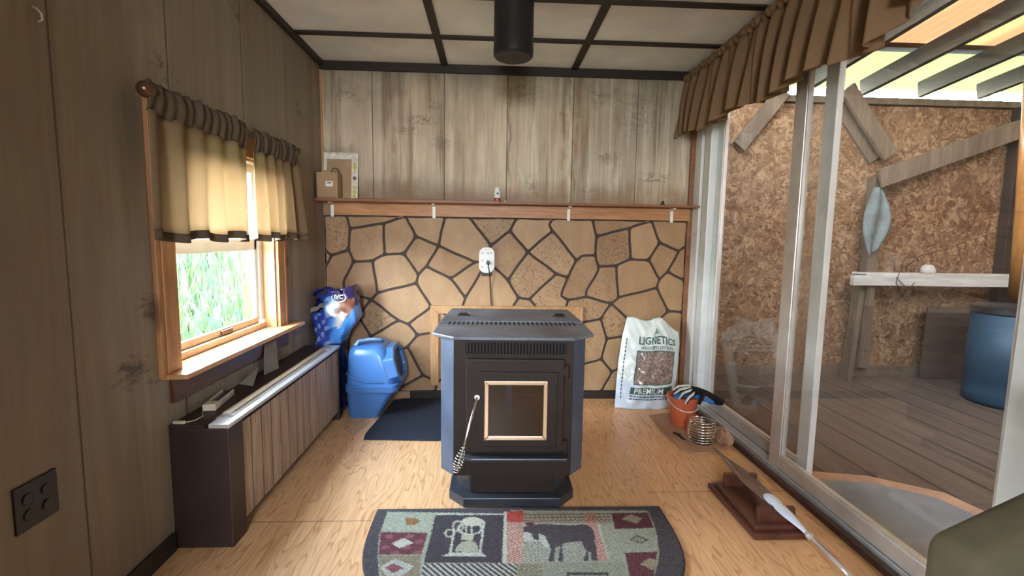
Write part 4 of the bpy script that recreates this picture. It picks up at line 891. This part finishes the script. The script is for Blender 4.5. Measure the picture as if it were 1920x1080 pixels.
# ============================================================ PAPER UNDER THE BUCKET, BUCKET, GLOVE, WIRE CUP
b = MB(); b.prism([(1.05, 3.0), (1.045, 2.72), (1.06, 2.50), (1.10, 2.435), (1.26, 2.44), (1.345, 2.55), (1.345, 2.93), (1.20, 3.04)], .0005, .010)
tag(b.build('paper_sheet', 'kraft', bevel=.003), 'flattened brown paper sheet under the orange bucket', 'paper')
bk_ = thing('bucket', 'small terracotta orange plastic bucket with white bail handle beside pellet bag', 'bucket', (1.20, 2.83, .010))
MB().lathe([(.001, .012), (.062, .011), (.066, .016), (.090, .185), (.097, .188), (.098, .200), (.092, .202), (.086, .186), (.062, .03), (.001, .028)], (1.20, 2.83, 0), 48, cap=False).build('pail', 'terracotta', bk_, smooth=True, angle=.7)
MB().tube([(1.20+.101*math.cos(a), 2.83-.101*abs(math.sin(a)), .192-.065*math.sin(a)) for a in np.linspace(0, math.pi, 22)], .0035, 8).build('bail', 'white_strip', bk_, smooth=True)
gv = thing('work_glove', 'black work glove with white finger stripes lying on the orange bucket', 'glove', (1.25, 2.80, .20))
def skin(name, pts, edges, rad, mat, parent, root=0, sub=2):
    me_ = bpy.data.meshes.new(name); me_.from_pydata(pts, edges, []); o = bpy.data.objects.new(name, me_); COL.objects.link(o)
    me_.materials.append(M[mat]); md = o.modifiers.new('skin', 'SKIN'); md.use_smooth_shade = True
    sk = me_.skin_vertices[0].data if me_.skin_vertices else None
    if sk is None:
        b_ = bmesh.new(); b_.from_mesh(me_); b_.verts.layers.skin.verify(); b_.to_mesh(me_); b_.free(); sk = me_.skin_vertices[0].data
    for i, r in enumerate(rad): sk[i].radius = r if isinstance(r, tuple) else (r, r); sk[i].use_root = (i == root)
    md = o.modifiers.new('sub', 'SUBSURF'); md.levels = sub; md.render_levels = sub
    if parent: o.parent = parent; o.matrix_parent_inverse = BASE[parent.name].inverted()
    BASE[o.name] = Matrix.Identity(4); return o
M['glove_black'] = plain('black_knit', (.012, .012, .013), .85, 0, .2, 60, .3, .15); M['glove_white'] = plain('white_leather', (.62, .60, .54), .6, 0, .1, 40, .2)
M['glove_blue'] = plain('blue_knit', (.03, .16, .42), .8, 0, .15, 40, .3)
gp = [(1.315, 2.80, .232), (1.265, 2.79, .245), (1.36, 2.785, .205), (1.40, 2.765, .185)]; ge = [(0, 1), (0, 2), (2, 3)]; grd = [(.036, .020), (.042, .018), (.030, .018), (.030, .02)]
fing = [[(1.22, 2.835, .253), (1.175, 2.845, .246), (1.14, 2.845, .222)], [(1.21, 2.80, .250), (1.165, 2.80, .240), (1.13, 2.795, .212)], [(1.21, 2.77, .242), (1.17, 2.762, .230), (1.145, 2.752, .200)], [(1.22, 2.745, .228), (1.19, 2.73, .210), (1.17, 2.72, .18)], [(1.285, 2.75, .222), (1.262, 2.722, .20), (1.24, 2.70, .185)]]
wst = MB()
for q in fing:
    st_ = len(gp); gp += q; ge += [(1 if q is not fing[4] else 0, st_), (st_, st_+1), (st_+1, st_+2)]; grd += [(.0125, .0125), (.0115, .0115), (.009, .009)]
    if q is not fing[4]:
        a, b_, c_ = (Vector(p) for p in q); a0 = a + (Vector(gp[1])-a)*.35
        wst.tube([a0+Vector((0, -.006, .010)), a+Vector((0, -.005, .0065)), b_+Vector((-.002, -.004, .006)), c_+Vector((-.004, -.002, .003))], [.005, .0085, .0085, .006], 8)
skin('glove_shell', gp, ge, grd, 'glove_black', gv)
wst.build('finger_patches', 'glove_white', gv, smooth=True)
MB().lathe([(.024, 0), (.03, .015), (.029, .03)], (1.395, 2.765, .165), 18).build('cuff', 'glove_black', gv, smooth=True)
gv2 = thing('blue_glove', 'crumpled blue glove under the black glove on the bucket rim', 'glove', (1.22, 2.78, .2))
g2p = [(1.24, 2.82, .208), (1.17, 2.80, .212), (1.12, 2.79, .212), (1.30, 2.76, .200), (1.345, 2.715, .185), (1.14, 2.83, .208), (1.12, 2.755, .205)]
skin('glove_shell', g2p, [(0, 1), (1, 2), (0, 3), (3, 4), (1, 5), (1, 6)], [(.035, .016), (.03, .014), (.013, .012), (.022, .014), (.016, .014), (.012, .011), (.012, .011)], 'glove_blue', gv2)
wc = thing('wire_cup', 'coiled bright wire cup on the brown paper in front of the bucket', 'wire holder', (1.215, 2.585, .010))
pts = []
for i in range(8*24+1):
    a = 2*math.pi*i/24; h_ = .015+.125*i/(8*24); r = .066+.012*math.sin((h_-.01)/.13*math.pi)
    pts.append((1.215+r*math.cos(a), 2.585+r*math.sin(a), h_))
MB().tube(pts, .0032, 6).build('coil', 'chrome', wc, smooth=True)
mb = MB()
for a in np.linspace(0, 2*math.pi, 5)[:-1]:
    MB().tube([(1.215+(.063+.012*math.sin(t*math.pi))*math.cos(a), 2.585+(.063+.012*math.sin(t*math.pi))*math.sin(a), .013+.127*t) for t in np.linspace(0, 1, 7)], .0018, 6).build('upright', 'chrome', wc, smooth=True)
MB().lathe([(.001, .0105), (.060, .0105), (.060, .0125)], (1.215, 2.585, 0), 28, cap=False).build('base_disc', 'brown_steel', wc)
b = MB()
def crum(u, v):
    a = 2*math.pi*u; ph = math.pi*v; r = .048*(1+.22*math.sin(a*3+v*7)+.12*math.sin(a*7+v*13))
    return (1.325+r*.75*math.cos(a)*math.sin(ph), 2.56+r*1.5*math.sin(a)*math.sin(ph), .052+.042*math.cos(ph)*(1+.2*math.sin(a*4)))
b.grid(crum, 28, 14); tag(b.build('crumpled_paper', 'kraft'), 'crumpled brown paper between the wire cup and the door track', 'paper')
o = MB().tube([(1.10, 2.70, .014), (1.12, 2.66, .016), (1.118, 2.62, .014), (1.13, 2.60, .013)], [.006, .009, .007, .004], 8).build('black_scrap', 'black_plastic', smooth=True); tag(o, 'small black scrap on the paper beside the wire cup', 'scrap')

# ============================================================ DISPLAY STAND AND SPEAR
ds = thing('display_stand', 'dark mahogany display stand with stepped base on the floor by the door', 'display stand', (1.14, 1.90, 0))
MB().box(1.03, 1.262, 1.70, 2.10, 0, .022).build('base_plinth', 'dark_wood', ds, bevel=.004)
MB().box(1.048, 1.245, 1.725, 2.075, .022, .040).build('upper_plinth', 'dark_wood', ds, bevel=.004)
for y in (1.765, 2.04):
    b = MB(); b.extr([(x, y-.01, z) for x, z in ((1.075, .04), (1.225, .04), (1.225, .098), (1.195, .098), (1.175, .072), (1.165, .068), (1.150, .072), (1.125, .098), (1.075, .098))], (0, .02, 0)); b.build('cradle', 'dark_wood', ds, bevel=.002)
sp = thing('ornamental_spear', 'long leaf bladed ornament with highlight-painted socket and clear rod on the mahogany stand', 'ornament', (1.16, 1.9, .08))
def blade(pts_w, z0, z1, th):
    b = MB(); n = len(pts_w); v = []
    for i, (y, w_) in enumerate(pts_w):
        t = i/(n-1); z = z0+(z1-z0)*t
        for a in np.linspace(0, 2*math.pi, 13)[:-1]: v.append((1.165+w_*math.cos(a), y, z+th*(w_/.03+.1)*math.sin(a)))
    f = [(i*12+k_, i*12+(k_+1) % 12, (i+1)*12+(k_+1) % 12, (i+1)*12+k_) for i in range(n-1) for k_ in range(12)]+[tuple(range(12)), tuple((n-1)*12+k_ for k_ in range(12))]
    return b.add(v, f)
g = G('bronze_glass_blade'); n = g.noise(14, g.map((1, .2, 1))); M['blade'] = g.done(g.bsdf(g.mix(n, (.16, .10, .075), (.34, .25, .20)), .16, .6, None, .6))
M['socket_highlight'] = plain('painted_socket_highlight', (.72, .80, .92), .35, .1, .04, 20, 0)  # bright reflection on the socket painted as its pale colour
blade([(2.34, .002), (2.25, .010), (2.16, .022), (2.08, .036), (2.0, .043), (1.93, .040), (1.87, .034), (1.83, .030)], .085, .092, .006).build('leaf_blade', 'blade', sp, smooth=True)
blade([(1.86, .005), (1.85, .020), (1.83, .028), (1.80, .030), (1.775, .022), (1.76, .026), (1.72, .026), (1.67, .018), (1.62, .011), (1.59, .009)], .100, .094, .010).build('socket', 'socket_highlight', sp, smooth=True)
M['clear_rod'] = plain('clear_rod', (.55, .48, .45), .12, .4, .1, 20, 0)
MB().lathe([(.006, 1.565), (.014, 1.575), (.014, 1.59), (.008, 1.60)], (1.165, 0, .094), 16, 'Y').build('knot', 'clear_rod', sp, smooth=True)
MB().tube([(1.165, 1.57, .094), (1.165, 1.30, .082)], .0085, 10).build('rod', 'clear_rod', sp, smooth=True)
MB().lathe([(.006, 1.28), (.014, 1.29), (.014, 1.31), (.008, 1.32)], (1.165, 0, .082), 16, 'Y').build('pommel', 'clear_rod', sp, smooth=True)

# ============================================================ SLIDING DOOR
dtag = 'structure'
dr_ = thing('door_1', None, None, (1.45, 2.2, 0)); dr_['kind'] = 'structure'
mb = MB(); mb.box(R_-.04, R_+.13, DY0, B_, -.12, .012); mb.box(R_-.045, R_-.02, 1.0, B_-.31, .012, .03)
mb.build('threshold', 'dark_sill', dr_, bevel=.003)
mb = MB(); mb.box(R_-.015, R_+.10, DY0, B_-.10, .012, .024)
for x in (R_-.013, R_+.030, R_+.036, R_+.078): mb.box(x, x+.006, DY0, B_-.1, .024, .045)
mb.build('track', 'alu', dr_, bevel=.001)
mb = MB(); mb.box(R_-.012, R_+.02, 3.235, B_, .012, DTOP); mb.build('white_jamb', 'vinyl', dr_, bevel=.003)
mb = MB(); mb.box(R_+.0, R_+.10, 3.13, 3.215, .012, DTOP); mb.build('frame_jamb', 'alu_white', dr_, bevel=.003)
MB().box(R_+.03, R_+.06, 3.215, 3.235, .012, DTOP).build('jamb_gap', 'brown_steel', dr_)
MB().lathe([(.010, -.004), (.012, -.002), (.006, 0)], (R_-.010, 3.275, 1.19), 16, 'X').build('jamb_screw', 'alu', dr_)
mb = MB(); mb.box(R_-.012, R_+.10, DY0, B_, DTOP-.05, DTOP); mb.build('head_track', 'alu_white', dr_, bevel=.003)
def slider(nm, xa, xb, ya, yb, z0, z1, sw, bw, mat_l, mat_r, mrail):
    p = MB().box(xa, xb, ya, ya+sw, z0, z1).build(nm, mat_l, dr_, bevel=.004)     # near stile is the parent part
    MB().box(xa, xb, yb-sw, yb, z0, z1).build('stile', mat_r, p, bevel=.004)
    MB().box(xa, xb, ya+sw, yb-sw, z0, z0+bw).build('bottom_rail', mrail, p, bevel=.004)
    MB().box(xa, xb, ya+sw, yb-sw, z1-bw, z1).build('top_rail', mrail, p, bevel=.004)
    xm = (xa+xb)/2
    mb = MB(); mb.box(xa+.004, xb-.004, ya+sw, yb-sw, z0+bw, z0+bw+.008); mb.box(xa+.004, xb-.004, yb-sw-.008, yb-sw, z0+bw, z1-bw); mb.box(xa+.004, xb-.004, ya+sw, ya+sw+.008, z0+bw, z1-bw)
    mb.build('glazing_bead', 'white_strip', p)
    MB().box(xm-.003, xm+.003, ya+sw, yb-sw, z0+bw, z1-bw).build('pane', 'door_glass', p)
slider('outer_panel', R_+.046, R_+.076, 2.05, 3.125, .045, DTOP-.05, .075, .07, 'alu_white', 'alu_white', 'alu')
slider('inner_panel', R_+.0, R_+.030, 1.13, 2.27, .035, DTOP-.05, .085, .075, 'alu_white', 'alu', 'alu')

# valance over the door
va = thing('valance', 'gathered brown cloth valance along the top of the sliding door', 'valance', (1.33, 2.4, 1.85))
def vx(s, k_):
    y = 3.335-(3.335-1.50)*s; f = math.sin(s*2*math.pi*13+1.3*math.sin(s*9))+.45*math.sin(s*2*math.pi*31+1+2*k_)
    amp = .012+.042*(1-k_)**.7; x = 1.315 - amp*f - .02*(1-k_)
    zb = 1.855 - .035*s - .018*f*(1-k_) + .02*math.sin(s*19)
    if s > .9: zb += .10*((s-.9)/.1)**1.5
    z = zb+(2.215-zb)*k_
    return x, y, z
MB().grid(vx, 420, 22).build('cloth', 'fab_valance', va, smooth=True, solid=.0015)
def vt(s, k_):
    x, y, z = vx(s, 1); return (1.315-.016*math.sin(k_*math.pi)-.005*math.sin(s*260)-.004*math.sin(s*95), y, 2.212+.05*k_+.004*math.sin(s*180))
MB().grid(vt, 420, 7).build('rod_pocket', 'fab_valance', va, smooth=True, solid=.0015)
MB().tube([(1.318, 3.35, 2.238), (1.318, 1.49, 2.238)], .007, 10).build('rod', 'brass', va, smooth=True)

# ============================================================ ARMCHAIR
ac = thing('armchair', 'olive brown upholstered armchair at the lower right edge', 'armchair', (1.10, .72, 0))
def cush(x0, x1, y0, y1, z0, z1, nm, r=.04, slope=0):
    b = MB().box(x0, x1, y0, y1, z0, z1)
    if slope: b.v = [(x, y, z+(slope*(x-x0)/(x1-x0) if z > (z0+z1)/2 else 0)) for x, y, z in b.v]
    o = b.build(nm, 'olive', ac, smooth=True); md = o.modifiers.new('b', 'BEVEL'); md.width = r; md.segments = 5; return o
cush(1.045, 1.375, .90, 1.05, .10, .462, 'arm', .045, .16)
cush(1.045, 1.375, .32, .47, .10, .462, 'arm', .045, .16)
cush(.98, 1.30, .48, .89, .22, .42, 'seat', .04)
cush(1.26, 1.395, .42, .95, .30, .85, 'back', .04)
for x in (1.09, 1.35):
    for y in (.35, 1.02): MB().box(x-.02, x+.02, y-.02, y+.02, 0, .12).build('leg', 'dark_wood', ac, bevel=.003)

# ============================================================ PORCH
PY, PZ, WT = 4.15, -.05, 2.385
struct(MB().box(R_+.13, 5.4, -1.5, PY, PZ-.05, PZ).build('floor_porch', 'deck'))
struct(MB().box(R_+.13, 5.4, PY, PY+.012, PZ, WT).build('wall_porch', 'osb'))
struct(MB().box(5.4, 5.412, -1.5, PY, PZ, 3.0).build('wall_porch_end_added', 'osb'))  # unseen end wall added to dim the porch
struct(MB().box(R_+.13, 5.4, -1.512, -1.5, PZ, 3.05).build('wall_porch_front_added', 'osb'))  # front closed off as well, an unseen wall added to darken the porch
struct(MB().box(R_+.0, R_+.12, B_, PY, PZ, 2.5).build('wall_corner', 'osb'))
trim(MB().box(R_+.13, 5.4, PY-.05, PY, WT-.05, WT+.005), 'greywood', .004)
trim(MB().box(R_+.13, 5.4, PY-.035, PY, PZ, PZ+.09), 'greywood', .004)
slp = .10
def roofz(y): return 2.44+slp*(PY-y)
k0 = k
rg_ = 'rafters under the porch roof'
for i, x in enumerate((2.12, 2.64, 3.165, 3.68, 4.21, 4.74, 5.25)):
    o = MB().beam((x, PY-.02, 2.44+.03), (x, -1.5, 2.44+.03+slp*(PY+1.48)), .045, .13).build('rafter', 'mosswood', bevel=.004); tag(o, 'mossy rafter running towards the house under the amber porch roof', 'rafter', rg_)
for y in (3.62, 2.95, 2.28, 1.61, .95, .28, -.39, -1.06):
    o = MB().beam((R_+.13, y, roofz(y)+.116), (5.4, y, roofz(y)+.116), .085, .035).build('purlin', 'batten', bevel=.003); tag(o, 'dark purlin lying across the rafters under the amber porch roof', 'purlin', 'purlins under the porch roof')
g = G('amber_corrugated_sheet'); X, Y, Z = g.sep()
n = g.noise(3, g.map((1, .1, 1))); far = g.math('DIVIDE', g.math('SUBTRACT', g.math('ADD', Y, g.math('MULTIPLY', n, .25)), 3.75), .04, clamp=True)
gn = g.noise(2.0, g.map((1.2, .3, 1)))
colr = g.mix(far, g.mix(g.ramp(gn, [(.45, 0.), (.65, 1.)]), (.26, .165, .105), (.26, .215, .125)), (.22, .215, .135))
tr = g.node('ShaderNodeBsdfTranslucent', {'Color': colr}).outputs[0]; df = g.bsdf(colr, .5)
M['amber'] = g.done(g.node('ShaderNodeMixShader', {0: .62, 1: df, 2: tr}).outputs[0])
b = MB(); b.grid(lambda u, v: (R_+.10+3.95*u, PY+.25-5.9*v, roofz(PY+.25-5.9*v)+.138+.008*math.sin(u*3.95/.075*2*math.pi)), 520, 8)
struct(b.build('roof_sheet', 'amber', smooth=True, solid=.0015))
# posts, braces
def lum(nm, p, q, w_, h_, mat, lab, up=(0, 1, 0)): return tag(MB().beam(p, q, w_, h_, up).build(nm, mat, bevel=.003), lab, nm.split('_')[-1])
lum('porch_post', (3.335, PY-.06, PZ+.09), (3.335, PY-.06, 1.72), .10, .085, 'greywood', 'weathered porch wall post behind the pale ledge and the rag')
lum('porch_post', (4.62, PY-.06, PZ+.09), (4.62, PY-.06, 2.335), .17, .085, 'batten', 'wide dark porch post at the right end of the strand board wall')
lum('porch_post', (4.80, PY-.06, PZ+.09), (4.80, PY-.06, 2.335), .06, .085, 'greywood', 'narrow light stud at the far right beside the dark post')
lum('brace', tuple(onY(1588, 165, PY-.121)), tuple(onY(1668, 292, PY-.121)), .13, .04, 'greywood', 'short board sloping down right in front of the porch post top')
lum('brace', tuple(onY(1560, 175, PY-.018)), tuple(onY(1640, 300, PY-.018)), .12, .03, 'greywood', 'second short board sloping down right behind the front one')
lum('brace', tuple(onY(1650, 335, PY-.20)), tuple(onY(1990, 215, PY-.20)), .15, .04, 'greywood', 'long diagonal timber rising to the right across the porch wall')
lum('brace', tuple(onY(1470, 170, PY-.07)), tuple(onY(1385, 275, PY-.07)), .12, .035, 'greywood', 'short brace sloping down left in the far porch corner')
# bench shelf
sb = thing('porch_ledge', 'weathered pale wooden ledge along the porch wall beyond the glass', 'shelf', (3.9, PY-.2, .8))
p0 = onY(1597, 527, PY-.30); p1 = onY(1890, 530, PY-.30)
MB().box(p0[0], p1[0]+.3, PY-.32, PY-.28, .80, .885).build('front_board', 'palewood', sb, bevel=.003)
MB().box(p0[0]+.14, p1[0]+.3, PY-.28, PY-.11, .885, .90).build('top_board', 'palewood', sb, bevel=.003)
MB().beam((p0[0]+.12, PY-.18, PZ), (p0[0]+.17, PY-.18, .88), .045, .09, (0, 1, 0)).build('support', 'greywood', sb, bevel=.003)
MB().beam((p0[0]+.20, PY-.26, .62), (p0[0]+.21, PY-.26, .80), .05, .03, (0, 1, 0)).build('support_block', 'greywood', sb, bevel=.003)
o = MB().lathe([(.001, .9005), (.05, .9005), (.055, .93), (.04, .965), (.02, .975), (.001, .976)], (3.75, PY-.20, 0), 18, cap=False).build('white_bowl', 'palewood', smooth=True); tag(o, 'small pale rounded pot on the porch ledge', 'pot')
# rag
def rag(u, v): wv_ = 10+30*math.sin(math.pi*min(1, .08+.80*v))**1.3; p = onY(1642-10*v*v+(u-.5)*wv_, 352+(130-18*u*v)*v, PY-.13); w_ = .5+.5*math.sin(math.pi*min(1, v*1.05+.1)); return (p[0]+.04*math.sin(v*3)*(u-.5), PY-.16+.014*math.sin(u*9+v*4), p[2])
tag(MB().grid(rag, 14, 22).build('hanging_rag', 'rag', smooth=True, solid=.004), 'grey blue rag hanging on the porch post', 'rag')
# wires under ledge
o = MB(); 
for pts_ in ([(1690, 500), (1680, 530), (1692, 556), (1715, 530)], [(1690, 556), (1700, 540), (1680, 520)], [(1700, 500), (1725, 480), (1760, 470)]): o.tube([tuple(onY(x, y, PY-.34)) for x, y in pts_], .004, 6)
tag(o.build('loose_wire', 'black_plastic', smooth=True), 'loose black wire hanging over the porch ledge', 'wire')
M['darkply'] = wood('dark_plywood', (.05, .032, .02), (.10, .065, .04), 'X', .7)
o = MB().box(3.86, 4.55, PY-.125, PY-.111, PZ+.001, .60).build('plywood_sheet', 'darkply'); tag(o, 'dark plywood sheet leaning at the porch wall under the ledge', 'plywood')
br = thing('plastic_drum', 'blue plastic drum with dark lid standing on the porch deck', 'drum', (3.93, 3.38, PZ))
MB().lathe([(.24, PZ), (.262, PZ+.02), (.265, PZ+.10), (.258, PZ+.2), (.265, PZ+.21), (.265, PZ+.5), (.258, PZ+.51), (.262, PZ+.66), (.25, PZ+.70)], (3.95, 3.38, 0), 48).build('drum_body', 'barrel', br, smooth=True, angle=.8)
MB().lathe([(.262, PZ+.69), (.272, PZ+.70), (.272, PZ+.74), (.25, PZ+.75)], (3.95, 3.38, 0), 48).build('lid', 'black_plastic', br, smooth=True, angle=.6)
# amber log hanging at the right, in front of the porch end post
p = onY(1908, 560, 2.6); q = onY(1925, 340, 2.6)
o = MB().tube([tuple(p), tuple(p+(q-p)*.5+np.array([.004, 0, 0])), tuple(q), tuple(q+(q-p)*1.0)], .042, 16).build('amber_post', 'amber_wood', smooth=True); tag(o, 'varnished amber wooden pole at the right edge beyond the door glass', 'pole')
# slab just outside the door
struct(MB().prism([(1.56, .9), (1.56, 2.16), (1.62, 2.20), (1.88, 2.08), (2.02, 1.86), (2.02, .9)], PZ+.001, PZ+.02).build('door_slab', 'slate', bevel=.003)) if False else None
b = MB(); b.prism([(1.57, .8), (1.57, 2.30), (1.66, 2.33), (1.95, 2.27), (2.20, 2.10), (2.24, 1.9), (2.24, .8)], PZ+.0005, PZ+.012); o = b.build('porch_mat', 'kraft', bevel=.003); tag(o, 'grey doormat with brown border on the porch deck outside the glass', 'mat')
b = MB(); b.prism([(1.60, .8), (1.60, 2.22), (1.68, 2.23), (1.92, 2.18), (2.10, 2.05), (2.15, 1.88), (2.15, .8)], PZ+.012, PZ+.018); b.build('mat_centre', 'slate', o)

# ============================================================ OUTSIDE: MEADOW BEHIND THE WINDOW
g = G('meadow_ground'); n = g.noise(3); n2 = g.noise(25)
M['ground'] = g.done(g.bsdf(g.mix(n, (.04, .065, .025), (.08, .11, .045)), .9, 0, g.bump(n2, .5, .05), .1))
def bank(x): return min(.85+.02*(-x), -.55 + max(0, (-2.4-x))*.62)
b = MB(); b.grid(lambda u, v: (-1.3-9*u, -3+14*v, bank(-1.3-9*u)+.12*math.sin(v*20+u*9)), 30, 40); struct(b.build('ground_bank', 'ground', smooth=True))
struct(MB().box(-30, 30, -20, 30, -.9, -.7).build('ground_yard', 'ground'))
g = G('grass_blades'); t = g.attr('Col')
M['blades'] = g.done(g.node('ShaderNodeMixShader', {0: .45, 1: g.bsdf(t, .55), 2: g.node('ShaderNodeBsdfTranslucent', {'Color': t}).outputs[0]}).outputs[0])
rs2 = np.random.RandomState(5); b = MB(); cc = []
for i in range(15000):
    x = -2.3-4.2*rs2.rand()**.9; y = 1.6+6.5*rs2.rand(); z = bank(x)-.02; h_ = .22+.40*rs2.rand(); a = rs2.rand()*6.28; ln = (rs2.rand()-.3)*.6*h_; w_ = .005+.010*rs2.rand()
    dx, dy = math.cos(a), math.sin(a); px_, py_ = -dy*w_, dx*w_
    if rs2.rand() < .25:       # broader leaf held up on a stalk
        z += h_*.5; h_ *= .45; w_ *= 2.2; px_, py_ = -dy*w_, dx*w_
    b.add([(x-px_, y-py_, z), (x+px_, y+py_, z), (x+dx*ln*.4+px_*.8, y+dy*ln*.4+py_*.8, z+h_*.6), (x+dx*ln*.4-px_*.8, y+dy*ln*.4-py_*.8, z+h_*.6), (x+dx*ln, y+dy*ln, z+h_)], [(0, 1, 2, 3), (3, 2, 4)])
    q = rs2.rand(); c = np.array((.028+.036*q, .06+.042*q, .022+.02*rs2.rand())); cc += [c]*5
o = b.build('meadow_grass', 'blades', recalc=False, cols=np.array(cc)); tag(o, 'bright green overgrown grass and weeds outside the small window', 'grass', None, 'stuff')

b = MB(); cc = []
for i in range(2600):
    x, y, z = 1.3+6*rs2.rand(), 4.75+.9*rs2.rand(), 1.9+1.05*rs2.rand(); n_ = Vector((rs2.rand()-.5, -.6, rs2.rand()-.3)).normalized(); t1 = n_.orthogonal().normalized(); t2 = n_.cross(t1); w_ = .02+.03*rs2.rand(); c0 = Vector((x, y, z))
    b.add([c0-t1*w_, c0-t2*w_*.5, c0+t1*w_, c0+t2*w_*.5], [(0, 1, 2, 3)]); q = rs2.rand(); cc += [np.array((.08+.09*q, .17+.10*q, .06))]*4
o = b.build('shrub_leaves', 'blades', recalc=False, cols=np.array(cc)); tag(o, 'green shrub leaves seen through the gap under the porch eave', 'leaves', None, 'stuff')
